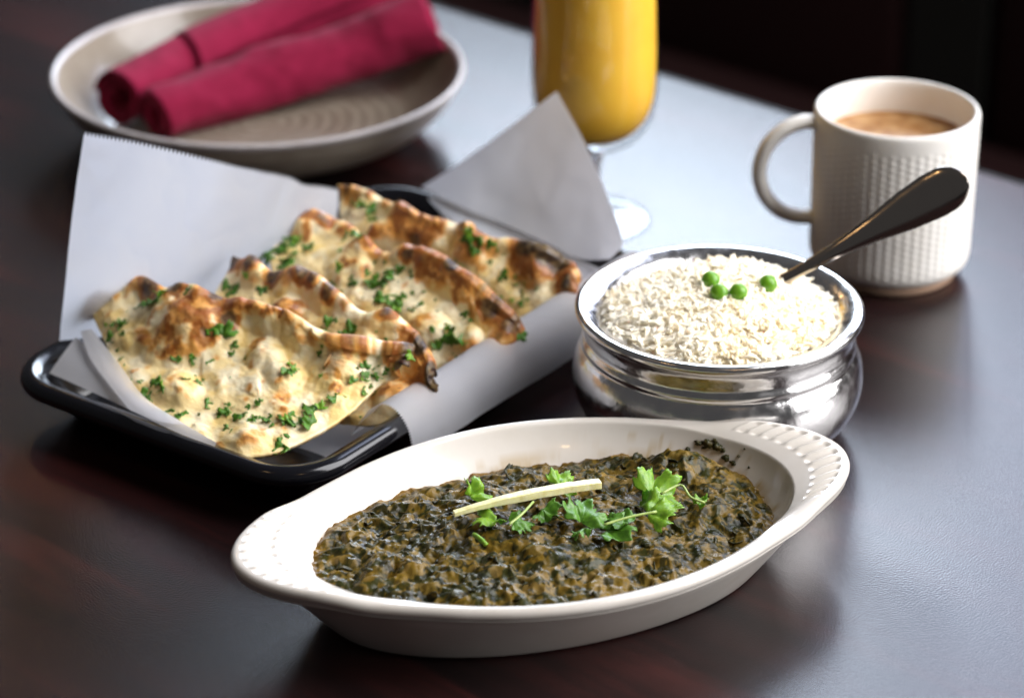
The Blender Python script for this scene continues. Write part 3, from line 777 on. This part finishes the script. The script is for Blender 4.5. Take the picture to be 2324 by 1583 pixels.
# ------------------------------------------------------------ black tray
TCn = np.array([-8.1, -1.6]); TA = math.radians(54)
UX, WX = np.array([math.cos(TA), math.sin(TA)]), np.array([math.sin(TA), -math.cos(TA)])
def tray(u, w, z):
    u, w, z = np.broadcast_arrays(np.asarray(u, float), w, z)
    return np.stack([TCn[0] + u * UX[0] + w * WX[0], TCn[1] + u * UX[1] + w * WX[1], z], -1)
def rrect(hu, hw, r, n=36):
    pts = []
    for q, (su, sw) in enumerate(((1, 1), (-1, 1), (-1, -1), (1, -1))):
        for i in range(n):
            t = (q + i / (n - 1)) * math.pi / 2
            pts.append((su * (hu - r) + r * math.cos(t), sw * (hw - r) + r * math.sin(t)))
    return np.array(pts)
tprof = [(-4.0, 0.42), (-3.0, 0.40), (-2.75, 0.42), (-2.3, 0.62), (-1.7, 1.6), (-1.3, 2.25), (-1.05, 2.5), (-0.85, 2.6), (-0.5, 2.72), (-0.2, 2.62), (-0.03, 2.4), (0, 2.15), (-0.12, 1.95), (-0.35, 1.88), (-0.7, 1.95), (-1.05, 1.9), (-1.5, 1.3), (-2.1, 0.35), (-2.5, 0.06), (-2.9, 0.0), (-4.0, 0.02)]
tp = spline([(a, b, 0) for a, b in tprof], 90)[:, :2]
rings_ = []
for dlt, z in tp:
    o2 = rrect(14.3 + dlt, 9.25 + dlt, max(3.2 + dlt * 0.9, 0.5))
    rings_.append(tray(o2[:, 0], o2[:, 1], z))
LPt = np.array(rings_)
nr = LPt.shape[1]
ty = thing('serving_tray', 'glossy black rectangular tray with rolled rim under the bread', 'tray', tray(0, 0, 0))
to_ = tray(0, 0, 0)
mk('rim_and_walls', LPt.reshape(-1, 3), grid_faces(len(LPt), nr, wrap=True, flip=True), M['tray'], ty, to_)
o2 = rrect(14.3 - 4.0, 9.25 - 4.0, 0.5)
k0 = tray(o2[:, 0], o2[:, 1], 0.42); k1 = tray(o2[:, 0], o2[:, 1], 0.02)
mk('base', np.concatenate([k0, k1]), [list(range(nr)), list(range(nr, 2 * nr))[::-1]], M['tray'], ty, to_, smooth=False)

# ------------------------------------------------------------ deli paper in the tray
def serrate(P, edge, amp):
    """saw teeth along one border row of a sheet"""
    P = P.copy()
    if edge in ('top', 'bottom'):
        i, j = (-1, -2) if edge == 'top' else (0, 1)
        d = P[i] - P[j]; d /= np.linalg.norm(d, axis=1, keepdims=True)
        s = (np.arange(P.shape[1]) % 2) * 2.0 - 1
        P[i] += d * amp * s[:, None]
    else:
        i, j = (0, 1) if edge == 'left' else (-1, -2)
        d = P[:, i] - P[:, j]; d /= np.linalg.norm(d, axis=1, keepdims=True)
        s = (np.arange(P.shape[0]) % 2) * 2.0 - 1
        P[:, i] += d * amp * s[:, None]
    return P
def crumple(P, amp, scale, seed):
    n = normals(P)
    return P + n * (amp * (np.abs(fbm(P, scale, 3, seed)) * 1.4 - 0.5))[..., None]
pp = thing('paper_liner', 'white serrated deli paper lining the black tray and standing up behind the bread', 'paper', tray(0, 0, 0.43))
po_ = tray(0, 0, 0.43)
# standing flap at the back left
bl, tl, tr_, br = (-21.20, -4.91, 2.90), (-19.81, -2.16, 12.20), (-8.75, 6.52, 5.60), (-8.79, 5.58, 2.20)
P = coons([bl, (-18.01, -3.31, 2.50), (-13.02, 1.96, 2.20), br], [tl, (-17.52, -2.69, 12.00), (-15.54, -2.46, 11.40), (-13.59, -1.87, 10.60), (-11.95, 0.15, 9.30), (-10.69, 2.40, 8.00), (-10.15, 3.46, 7.20), (-9.42, 5.28, 6.30), tr_],
          [bl, (-20.72, -4.89, 5.90), (-20.31, -3.83, 9.00), tl], [br, (-8.80, 5.76, 4.30), tr_], 181, 60)
P = serrate(crumple(P, 0.10, 0.30, 3), 'top', 0.12)
mk('standing_flap', *film(P[:, ::-1]) , M['paper'], pp, po_)
# corner that sticks up at the far end
P = coons([(-4.72, 13.30, 2.85), (-2.55, 10.76, 2.80), (-0.49, 8.49, 2.89), (1.73, 5.98, 2.94), (3.45, 4.02, 2.97), (4.83, 2.93, 3.47)],
          [(2.09, 11.41, 8.84), (2.20, 11.37, 8.93), (2.31, 11.31, 9.00)],
          [(-4.72, 13.30, 2.85), (-2.80, 12.67, 4.44), (-0.27, 12.00, 6.69), (2.09, 11.41, 8.84)], [(4.83, 2.93, 3.47), (5.43, 3.05, 4.27), (4.76, 5.25, 5.72), (3.67, 8.21, 7.44), (2.31, 11.31, 9.00)], 60, 60)
mk('corner_flap', *film(crumple(P, 0.05, 0.25, 8)[:, ::-1]) , M['paper'], pp, po_)
# lining on the floor and up the far end
w = np.linspace(-7.6, 7.4, 60)[None]
uend = 13.75 - (w + 5.77) * 0.2078
k = np.linspace(0, 1, 140)[:, None] ** 0.8
u = -8.6 + (uend + 8.6) * k
wall = sstep(-1.0, -0.05, u - uend)
zf = 0.55 + (0.6 + 1.75 * sstep(-7.6, -4.5, w)) * wall + 1.2 * sstep(6.3, 7.4, w) * (1 - wall) + 1.3 * sstep(-6.2, -7.6, w) * (1 - wall)
P = tray(u, w + 0 * u, zf)
P[..., 2] += 0.06 * np.abs(fbm(P, 0.4, 2, 4))
mk('lining', *film(P.transpose(1, 0, 2)) , M['paper'], pp, po_)
# roll over the right hand rim
us = np.linspace(-7.2, 12.2, 80)
sec = spline([(6.3, 1.2, 0), (6.9, 2.1, 0), (7.5, 2.9, 0), (8.2, 3.35, 0), (8.9, 3.25, 0), (9.45, 2.75, 0), (9.75, 2.0, 0), (9.85, 1.2, 0)], 91)[:, :2]
k = sstep(0, 1, (us + 7.2) / 20)[:, None]
Wd = sec[None, :, 0] + 0.25 * k; Zd = sec[None, :, 1] * (1 + 0.12 * k) + 0 * k
P = tray(us[:, None], Wd, Zd)
P = crumple(P, 0.05, 0.3, 12)
P = serrate(P, 'bottom', 0.08)
mk('draped_side', *film(P) , M['paper'], pp, po_)
# folded corner at the near left
P = coons([(-21.24, -7.99, 2.75), (-19.21, -9.80, 2.80), (-16.96, -11.91, 2.85), (-14.79, -13.91, 2.85), (-12.99, -15.07, 2.75)], [(-20.35, -5.35, 3.30), (-18.92, -7.25, 3.15), (-17.10, -10.63, 3.05), (-14.65, -13.15, 2.95), (-12.93, -14.89, 2.85)],
          [(-21.24, -7.99, 2.75), (-20.80, -6.88, 3.10), (-20.35, -5.35, 3.30)], [(-12.99, -15.07, 2.75), (-12.93, -14.89, 2.85)], 80, 30)
mk('folded_corner', *film(serrate(P, 'right', 0.03)) , M['paper'], pp, po_)
P = coons([(-20.10, -5.51, 3.65), (-19.35, -7.75, 3.40), (-18.13, -10.24, 3.25), (-17.01, -12.34, 3.12)], [(-19.55, -5.53, 3.80), (-17.96, -8.33, 3.40), (-16.44, -11.21, 3.15), (-14.34, -13.48, 2.95)],
          [(-20.10, -5.51, 3.65), (-19.82, -5.52, 3.75), (-19.55, -5.53, 3.80)], [(-17.01, -12.34, 3.12), (-15.61, -13.35, 3.10), (-14.34, -13.48, 2.95)], 71, 20)
mk('folded_tip', *film(serrate(P, 'bottom', 0.03)) , M['paper'], pp, po_)

# ------------------------------------------------------------ four pieces of naan
def leaf_variants():
    out = []
    for k in range(7):
        sz = (0.42, 0.5, 0.36, 0.6, 0.3, 0.45, 0.55)[k]
        P = leaf_mesh(100 + k, sz, curl=0.32, fold=0.12 * (k % 3), lobes=(3, 3, 2, 3, 1, 2, 3)[k], half=(1.9, 1.5, 1.2, 2.0, 0.7, 1.0, 1.6)[k])[::2, ::2]
        me_o = mk('cilantro_leaf', *sheet(P, 0.015), M['leaf_bright'] if k == 2 else M['leaf'])
        me = me_o.data
        bpy.data.objects.remove(me_o)
        out.append(me)
    return out
LEAVES = leaf_variants()

def roll_edge(P, c, th, r, sign=1):
    """puffed crust: the last row of the sheet rolls over and under"""
    d = P[-1] - P[-4]; d /= np.linalg.norm(d, axis=1, keepdims=True)
    n = sign * normals(P)[-3]
    m = min(31, len(r) // 3 * 2 + 1); ker = np.hanning(m + 2)[1:-1]; ker /= ker.sum()
    sm = lambda A: np.stack([np.convolve(np.pad(A[:, i], m // 2, mode='edge'), ker, 'valid') for i in range(3)], -1)
    d = sm(d); d /= np.linalg.norm(d, axis=1, keepdims=True)
    n = sm(n); n -= d * (n * d).sum(1, keepdims=True); n /= np.linalg.norm(n, axis=1, keepdims=True)
    r = np.convolve(np.pad(r, 7, mode='edge'), np.ones(15) / 15, 'valid')
    ph = np.radians(np.linspace(18, 165, 9))[:, None, None]
    E = P[-1] + r[None, :, None] * (np.sin(ph) * d - (1 - np.cos(ph)) * n)
    shade = np.repeat(c[-1:], 9, 0) * (1 + 0.45 * np.clip(fbm(E, 1.6, 3, 77), -0.9, 0.5))[..., None]
    th2 = th.copy(); th2[-6:] = np.minimum(th2[-6:], 0.5 * r + 0.03)
    return np.concatenate([P, E]), np.concatenate([c, shade]), np.concatenate([th2, np.repeat(np.minimum(0.10, 0.4 * r)[None], 9, 0)])

def naan(label, bottom, top, left, right, bubbles, toast, char, leaves, nrand, seed, crust=('top', 'right'), thick=0.42):
    nu, nv = 190, 120
    P = coons(bottom, top, left, right, nu, nv)
    B0 = P.copy()
    n0 = normals(P)
    U, Vv = np.meshgrid(np.linspace(0, 1, nu), np.linspace(0, 1, nv))
    disp = np.zeros((nv, nu)); tst = np.zeros_like(disp); chr_ = np.zeros_like(disp)
    wob = np.stack([fbm(P, 0.55, 3, seed + 1), fbm(P, 0.55, 3, seed + 2), fbm(P, 0.55, 3, seed + 3)], -1) * 0.22
    PWb = P + wob
    def dist(p, st=1.0):
        return np.linalg.norm((PWb - np.array(p)) , axis=-1)
    for p, r, h in bubbles:
        i = np.argmin(np.linalg.norm((P - np.array(p)).reshape(-1, 3), axis=1)); q = P.reshape(-1, 3)[i]
        d = dist(q) / r
        f = np.clip(1 - d ** 2, 0, 1) ** 1.05
        disp = np.sqrt(disp ** 2 + (f * h) ** 2)
        tst += 0.55 * f * np.clip(h, 0, 1) * sstep(0.45, 0.98, f)
    small = fbm(P, 0.95, 2, seed + 9)
    rg1, rg2, rgv = worley2(P + wob * 1.5, 0.75, seed)
    blister = np.clip(1 - rg1 * 1.3, 0, 1) ** 1.2 * (rgv > 0.35) * (0.3 + 0.8 * rgv)
    edge_d = np.minimum(np.minimum(U, 1 - U) * 1.3, np.minimum(Vv, 1 - Vv))
    soft = sstep(-0.02, 0.09, np.minimum(U * 1.4, Vv))
    disp *= 0.25 + 0.75 * soft
    disp += soft * (0.10 * small + 0.16 * fbm(P, 0.40, 2, seed + 12) + 0.20 * blister + 0.03 * fbm(P, 4.0, 2, seed + 13))
    rim = np.zeros_like(disp)
    if 'top' in crust: rim = np.maximum(rim, np.exp(-((1 - Vv) / 0.07) ** 2))
    if 'right' in crust: rim = np.maximum(rim, np.exp(-((1 - U) / 0.06) ** 2))
    if 'bottom' in crust: rim = np.maximum(rim, 0.4 * np.exp(-(Vv / 0.05) ** 2))
    lump = 0.5 + 0.5 * fbm(P, 1.1, 2, seed + 33)
    disp += 0.26 * rim * (0.5 + lump)
    P = P + n0 * disp[..., None]
    for p, r, s in toast:
        i = np.argmin(np.linalg.norm((B0 - np.array(p)).reshape(-1, 3), axis=1)); q = B0.reshape(-1, 3)[i]
        tst += s * np.clip(1 - (dist(q) / r) ** 2, 0, 1)
    for p, r, s in char:
        i = np.argmin(np.linalg.norm((B0 - np.array(p)).reshape(-1, 3), axis=1)); q = B0.reshape(-1, 3)[i]
        f = np.clip(1 - (dist(q) / (r * 1.25)) ** 2, 0, 1)
        chr_ = np.maximum(chr_, s * sstep(0.15, 0.7, f)); tst += 0.9 * sstep(0, 0.4, np.clip(1 - (dist(q) / (r * 1.7)) ** 2, 0, 1))
    hi = disp - 0.15
    tst += 0.55 * sstep(0.38, 0.8, 0.55 * blister + 0.45 * (0.5 + 0.5 * fbm(P, 1.4, 3, seed + 55))) * sstep(0.0, 0.5, hi) * 0.8
    tst += rim * (0.05 + 0.6 * sstep(0.4, 0.85, lump))
    chr_ = np.maximum(chr_, 0.95 * rim * sstep(0.80, 0.92, lump * 0.75 + 0.25 * (0.5 + 0.5 * fbm(P, 2.4, 2, seed + 60)) + 0.06))
    s1, s2, sv = worley2(P + wob, 1.5, seed + 200)
    tst += 1.1 * (sv > 0.62) * np.clip(1 - s1 * 2.4, 0, 1) * sstep(-0.05, 0.25, disp) + 0.55 * sstep(0.48, 0.85, 0.5 + 0.6 * fbm(P, 0.6, 3, seed + 210)) * sstep(0.02, 0.4, disp)
    tst = np.clip(tst * (0.45 + 0.95 * sstep(0.25, 0.75, 0.5 + 0.55 * fbm(P, 1.5, 4, seed + 70, 0.6))), 0, 1)
    base = np.array([0.91, 0.71, 0.35]); cream = np.array([0.96, 0.85, 0.58]); butter = np.array([0.82, 0.54, 0.11])
    gold = np.array([0.70, 0.29, 0.040]); brown = np.array([0.30, 0.085, 0.011]); black = np.array([0.022, 0.011, 0.010])
    f1 = sstep(0.25, 0.8, 0.5 + 0.6 * fbm(P, 0.9, 3, seed + 80))[..., None]
    c = base * (1 - f1) + cream * f1
    f2 = (sstep(0.5, 0.85, 0.5 + 0.6 * fbm(P, 1.2, 3, seed + 90)) * (1 - sstep(0.2, 0.7, disp)))[..., None] * 0.5
    c = c * (1 - f2) + butter * f2
    g = sstep(0.08, 0.55, tst)[..., None] * 0.92
    c = c * (1 - g) + gold * g
    g = sstep(0.58, 1.0, tst)[..., None]
    c = c * (1 - g) + brown * g
    g = chr_[..., None]
    c = c * (1 - g) + black * g
    th = thick * (0.55 + 0.75 * sstep(0, 0.12, edge_d) + 0.25 * rim)
    Pe, ce, te_ = roll_edge(P, c, th, 0.30 * (0.75 + 0.9 * lump[-1]) * sstep(0, 0.10, U[-1]) + 0.06)
    rr2 = np.r_[0.12 * (0.7 + 0.9 * lump[:, -1]) * sstep(0, 0.2, Vv[:, -1]) + 0.05, np.full(len(Pe) - nv, 0.12)]
    Pe, ce, te_ = (q.swapaxes(0, 1) for q in roll_edge(Pe[:, ::-1].swapaxes(0, 1)[::-1], ce[:, ::-1].swapaxes(0, 1)[::-1], te_[:, ::-1].T[::-1], rr2, -1))
    V, F = sheet(Pe, te_)
    c = ce
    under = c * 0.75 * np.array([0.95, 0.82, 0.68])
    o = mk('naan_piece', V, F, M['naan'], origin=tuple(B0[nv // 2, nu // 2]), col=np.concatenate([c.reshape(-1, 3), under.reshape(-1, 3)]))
    tag(o, label, 'bread', 'naan pieces in the tray')
    org = B0[nv // 2, nu // 2]
    Nn = normals(P)
    r_ = np.random.default_rng(seed)
    spots = [(np.argmin(np.linalg.norm((B0 - np.array(p)).reshape(-1, 3), axis=1)), s) for p, s in leaves]
    spots = [(i + d_, s * r_.uniform(0.75, 1.1)) for i, s in spots for d_ in ([0] + [int(r_.integers(-5, 6)) * nu + int(r_.integers(-7, 8)) for _ in range(2)] if s > 1.05 else [0])]
    tries = 0
    while nrand and tries < 900:
        tries += 1
        i = int(r_.integers(6, nv - 6) * nu + r_.integers(6, nu - 6))
        cl = fbm(B0.reshape(-1, 3)[i:i + 1], 0.55, 2, seed + 5)[0]
        if disp.ravel()[i] < 0.35 and cl > -0.15 and tst.ravel()[i] < 0.6:
            spots.append((i, r_.uniform(0.2, 0.72))); nrand -= 1
    for i, s in spots:
        i = int(np.clip(i, 0, nu * nv - 1))
        lf = bpy.data.objects.new('cilantro_leaf', LEAVES[int(r_.integers(0, len(LEAVES)))])
        COL.objects.link(lf)
        lf.parent = o
        nn = Vector(Nn.reshape(-1, 3)[i]); nn = (nn + Vector(r_.normal(0, 0.28, 3))).normalized()
        lf.rotation_mode = 'QUATERNION'
        from mathutils import Quaternion
        lf.rotation_quaternion = nn.to_track_quat('Z', 'Y') @ Quaternion((0, 0, 1), r_.uniform(0, 6.28))
        lf.location = Vector((P.reshape(-1, 3)[i] - org) * CM) + nn * 0.0006
        lf.scale = (s, s, s)
    return o

naan('front piece of garlic naan with a big browned bubble, nearest the tray edge',
     [(-11.57, -15.43, 2.40), (-10.07, -14.97, 2.50), (-8.96, -14.13, 2.70), (-7.47, -12.79, 3.00), (-6.16, -11.03, 3.50), (-5.08, -10.49, 4.20)],
     [(-20.16, -2.16, 4.80), (-19.13, -3.00, 5.10), (-17.56, -3.91, 5.30), (-16.01, -4.89, 5.40), (-14.51, -5.51, 5.40), (-12.59, -6.59, 5.40), (-10.91, -7.38, 5.40), (-9.24, -8.41, 5.30), (-7.77, -9.74, 5.00), (-6.17, -10.14, 4.80), (-4.64, -9.96, 4.60)],
     [(-11.57, -15.43, 2.40), (-13.21, -14.37, 2.50), (-15.53, -12.47, 2.70), (-17.35, -10.30, 2.90), (-18.69, -6.55, 3.30), (-19.80, -3.98, 4.10), (-20.16, -2.16, 4.80)],
     [(-5.08, -10.49, 4.20), (-4.64, -9.96, 4.60)],
     [((-15.03, -6.91, 4.50), 2.5, 1.0), ((-13.75, -7.63, 4.40), 1.7, 0.55), ((-12.57, -6.85, 5.30), 1.0, 0.40), ((-11.85, -7.01, 5.20), 1.05, 0.45), ((-11.12, -7.42, 5.15), 1.05, 0.5), ((-10.39, -7.81, 5.05), 1.05, 0.5), ((-9.65, -8.33, 4.95), 1.0, 0.45), ((-8.98, -8.93, 4.80), 0.9, 0.4), ((-11.19, -9.40, 4.50), 1.0, 0.5), ((-7.85, -10.55, 4.30), 1.6, 0.5), ((-10.13, -10.62, 4.00), 1.0, 0.4),
      ((-15.09, -10.77, 3.30), 1.3, 0.55), ((-17.10, -6.84, 3.90), 1.0, 0.35), ((-11.66, -14.27, 2.60), 1.2, 0.3), ((-5.40, -9.94, 4.50), 0.7, 0.25), ((-19.15, -3.04, 4.80), 0.7, 0.5)],
     [((-13.91, -8.08, 4.40), 0.8, 0.9), ((-15.67, -7.63, 4.40), 0.7, 0.7), ((-12.74, -7.63, 4.40), 0.6, 1.0), ((-14.66, -6.37, 4.80), 0.9, 0.5), ((-11.44, -8.73, 4.50), 0.5, 0.9), ((-10.93, -7.20, 5.20), 0.8, 0.7), ((-10.05, -11.74, 3.80), 0.5, 0.8), ((-13.05, -6.01, 5.30), 1.2, 0.9), ((-9.25, -8.41, 4.90), 0.6, 0.5), ((-5.21, -9.60, 4.60), 0.9, 0.9)],
     [((-19.49, -2.77, 4.90), 0.55, 1), ((-12.84, -7.41, 4.90), 0.42, 0.9), ((-16.87, -4.58, 5.30), 0.5, 0.9), ((-15.56, -5.27, 5.40), 0.45, 0.9), ((-13.44, -6.12, 5.40), 0.4, 0.9), ((-4.81, -9.60, 4.60), 0.5, 0.9), ((-12.99, -14.57, 2.50), 0.3, 0.9), ((-13.91, -8.08, 4.40), 0.25, 0.7)],
     [((-18.38, -5.43, 4.00), 1.3), ((-18.82, -6.24, 3.60), 1.0), ((-16.07, -5.30, 5.30), 1.6), ((-14.70, -5.77, 5.30), 0.9), ((-16.67, -5.62, 5.00), 0.9), ((-13.00, -8.08, 4.40), 1.5), ((-12.10, -9.18, 4.50), 0.8), ((-9.93, -10.59, 4.10), 1.2), ((-15.56, -10.96, 3.40), 1.3), ((-15.47, -11.86, 3.20), 1.1), ((-13.70, -11.84, 3.30), 1.0),
      ((-11.97, -12.74, 3.00), 1.3), ((-11.21, -12.28, 3.20), 0.9), ((-10.10, -14.45, 2.70), 1.2), ((-9.39, -13.39, 2.90), 1.3), ((-8.84, -12.72, 3.10), 1.3), ((-7.70, -11.80, 3.50), 1.1), ((-9.97, -13.41, 2.80), 1.1), ((-12.77, -12.53, 3.00), 0.9), ((-16.49, -10.84, 3.00), 0.9), ((-7.14, -11.09, 3.80), 0.8)], 75, 21)
naan('second piece of naan from the front with charred blisters on its right crust',
     [(-11.38, -8.33, 1.70), (-8.83, -10.31, 1.60), (-6.78, -11.36, 1.80), (-5.39, -11.28, 2.00), (-4.21, -10.87, 2.30)],
     [(-13.23, -0.58, 4.90), (-12.26, -2.01, 5.10), (-11.24, -3.01, 5.20), (-9.54, -3.59, 5.40), (-8.20, -5.54, 5.30), (-6.69, -7.45, 5.10), (-5.68, -7.29, 5.20), (-4.67, -7.78, 4.70), (-3.74, -9.05, 4.10), (-3.30, -10.05, 3.60)],
     [(-11.38, -8.33, 1.70), (-13.69, -4.56, 3.00), (-14.18, -2.81, 4.00), (-13.23, -0.58, 4.90)], [(-4.21, -10.87, 2.30), (-3.46, -10.43, 2.90), (-3.30, -10.05, 3.60)],
     [((-10.26, -3.71, 5.30), 0.9, 0.45), ((-9.62, -3.96, 5.30), 0.95, 0.5), ((-8.97, -4.56, 5.20), 0.95, 0.5), ((-8.38, -5.30, 5.05), 0.8, 0.4), ((-10.50, -5.02, 4.60), 0.9, 0.6), ((-5.78, -7.48, 5.00), 0.8, 0.5), ((-5.16, -7.98, 4.80), 0.85, 0.5), ((-4.55, -8.60, 4.50), 0.9, 0.5), ((-4.07, -9.27, 4.10), 0.9, 0.5), ((-3.78, -10.03, 3.70), 0.9, 0.5), ((-12.36, -2.34, 4.70), 0.8, 0.4), ((-5.20, -10.64, 2.90), 1.0, 0.6)],
     [((-10.26, -5.49, 4.60), 0.9, 0.8), ((-12.64, -1.28, 4.90), 0.7, 0.9), ((-5.70, -6.99, 5.10), 0.6, 1.0), ((-4.02, -10.03, 3.70), 1.2, 0.8), ((-4.65, -8.26, 4.60), 0.8, 0.6), ((-5.21, -10.17, 3.10), 0.9, 0.6)],
     [((-9.54, -3.59, 5.40), 0.5, 0.9), ((-8.69, -4.10, 5.30), 0.35, 0.8), ((-13.11, -0.78, 4.90), 0.4, 0.9), ((-11.24, -3.01, 5.20), 0.45, 0.9), ((-5.70, -6.83, 5.20), 0.4, 0.9), ((-3.84, -8.78, 4.30), 0.5, 1), ((-3.52, -10.31, 3.40), 0.6, 1), ((-3.82, -10.40, 3.00), 0.5, 0.9), ((-8.11, -5.30, 5.30), 0.3, 0.8)],
     [((-13.38, -2.68, 4.40), 1.2), ((-12.54, -2.55, 4.80), 1.0), ((-11.63, -3.50, 4.90), 0.8), ((-8.55, -6.89, 4.60), 1.3), ((-7.30, -7.60, 4.50), 1.1), ((-7.87, -8.36, 4.20), 1.0), ((-5.86, -8.31, 4.40), 0.8), ((-6.28, -7.81, 4.60), 0.8)], 40, 43)
naan('third piece of naan with a puffed golden ridge, much cilantro at its left tip',
     [(-8.38, -4.01, 1.80), (-6.43, -5.65, 1.70), (-4.35, -6.30, 1.80), (-3.13, -5.88, 2.00), (-1.69, -5.56, 2.30)],
     [(-11.18, 4.83, 4.90), (-10.04, 4.06, 5.10), (-8.67, 2.97, 5.30), (-7.06, 0.85, 5.20), (-5.93, -0.93, 5.20), (-4.87, -1.08, 5.50), (-3.38, -1.97, 5.40), (-2.12, -3.08, 5.00), (-0.87, -4.24, 4.50), (0.06, -4.89, 3.90), (0.41, -5.37, 3.40)],
     [(-8.38, -4.01, 1.80), (-10.61, -1.21, 3.00), (-11.71, 0.95, 4.10), (-11.53, 3.48, 4.60), (-11.18, 4.83, 4.90)], [(-1.69, -5.56, 2.30), (-0.25, -5.87, 2.80), (0.41, -5.37, 3.40)],
     [((-4.66, -1.25, 5.30), 0.95, 0.5), ((-3.91, -1.84, 5.25), 1.05, 0.55), ((-3.17, -2.41, 5.10), 1.1, 0.6), ((-2.43, -3.16, 4.90), 1.1, 0.6), ((-1.70, -3.83, 4.60), 1.05, 0.55), ((-1.07, -4.49, 4.30), 0.95, 0.5), ((-0.49, -5.10, 4.00), 0.85, 0.45), ((-7.65, -0.35, 4.70), 1.5, 0.7), ((-9.76, 3.12, 5.00), 1.2, 0.5), ((-7.05, 0.52, 5.00), 1.0, 0.4), ((-3.75, -4.84, 3.60), 0.9, 0.5), ((-1.69, -4.88, 2.70), 0.9, 0.6), ((-0.45, -5.43, 3.20), 0.8, 0.7)],
     [((-9.56, 3.42, 5.10), 0.9, 0.8), ((-3.37, -2.43, 5.20), 1.2, 0.7), ((-2.11, -3.74, 4.90), 0.9, 0.8), ((-0.45, -5.14, 4.20), 1.0, 0.8), ((-5.98, 0.37, 5.30), 0.6, 0.8)],
     [((-2.75, -2.52, 5.20), 0.42, 1), ((-4.65, -1.43, 5.20), 0.32, 0.8), ((-0.76, -4.60, 4.40), 0.5, 0.9), ((-0.04, -5.28, 3.70), 0.45, 0.8), ((-9.10, 2.93, 5.20), 0.35, 0.8)],
     [((-11.22, 2.05, 4.30), 1.7), ((-10.74, 1.16, 4.00), 1.6), ((-10.36, 2.13, 4.50), 1.3), ((-9.90, 1.53, 4.30), 1.2), ((-11.13, 0.65, 4.00), 1.3), ((-10.68, 0.00, 3.60), 1.1), ((-8.05, -0.99, 4.30), 1.2), ((-5.48, -2.19, 4.40), 1.5), ((-5.87, -3.02, 4.10), 1.4), ((-5.23, -3.50, 4.10), 1.3), ((-6.34, -1.70, 4.40), 1.1), ((-3.13, -4.96, 3.20), 1.4), ((-2.51, -5.29, 2.90), 1.3), ((-3.54, -5.55, 2.80), 1.1), ((-8.46, -1.31, 4.10), 1.0), ((-7.95, 1.58, 5.10), 1.2), ((-7.06, 0.81, 5.10), 1.1)], 52, 65)
naan('back piece of naan with a blackened crust at its right end',
     [(-6.34, 2.55, 2.40), (-3.47, 0.38, 2.00), (-0.89, -1.36, 1.90), (0.59, -1.63, 2.10), (2.07, -1.35, 2.60)],
     [(-8.65, 8.14, 4.90), (-7.34, 6.78, 5.10), (-5.73, 5.14, 5.10), (-4.38, 3.79, 5.10), (-2.41, 2.59, 5.00), (-0.90, 1.46, 4.90), (0.38, 0.95, 4.80), (1.87, 0.49, 4.50), (2.93, 0.22, 4.20), (3.35, -0.39, 3.90)],
     [(-6.34, 2.55, 2.40), (-7.93, 4.55, 3.40), (-8.61, 6.30, 4.30), (-8.65, 8.14, 4.90)], [(2.07, -1.35, 2.60), (2.91, -1.42, 3.10), (3.35, -0.39, 3.90)],
     [((-5.26, 4.09, 4.80), 1.3, 0.6), ((-3.50, 3.03, 4.80), 1.1, 0.6), ((-1.76, 1.91, 4.60), 1.2, 0.6), ((1.23, 0.30, 4.40), 1.2, 0.8), ((2.71, -0.42, 3.80), 0.9, 0.6), ((-6.57, 3.92, 4.40), 1.0, 0.6), ((-7.54, 6.26, 4.80), 0.9, 0.3)],
     [((-5.04, 3.79, 4.70), 1.2, 0.9), ((-3.93, 2.95, 4.60), 0.9, 0.9), ((-8.02, 7.13, 4.90), 0.8, 0.5), ((-1.33, 1.39, 4.60), 1.0, 0.6), ((0.81, 0.30, 4.40), 1.4, 0.8), ((2.92, -0.64, 3.90), 0.9, 0.8), ((-6.57, 3.92, 4.40), 0.6, 0.8)],
     [((0.81, 0.92, 4.70), 0.6, 1), ((1.66, 0.59, 4.50), 0.7, 1), ((2.30, 0.26, 4.30), 0.5, 1), ((2.71, -0.71, 3.70), 0.4, 1), ((2.08, 0.22, 4.20), 0.45, 0.9), ((-4.58, 2.91, 4.50), 0.4, 0.8)],
     [((-7.09, 5.94, 4.70), 1.4), ((-6.84, 5.35, 4.60), 1.3), ((-7.32, 6.26, 4.80), 1.0), ((-1.11, 1.43, 4.70), 1.3), ((-1.54, 1.35, 4.50), 1.0), ((-2.39, 0.73, 4.20), 1.2), ((-2.18, 0.69, 4.10), 1.0), ((-7.45, 4.02, 4.00), 1.3), ((-7.90, 4.28, 4.00), 1.2), ((0.17, -0.50, 3.60), 1.1), ((0.38, -1.21, 3.00), 1.0), ((-0.47, 0.11, 3.90), 1.0)], 34, 87)
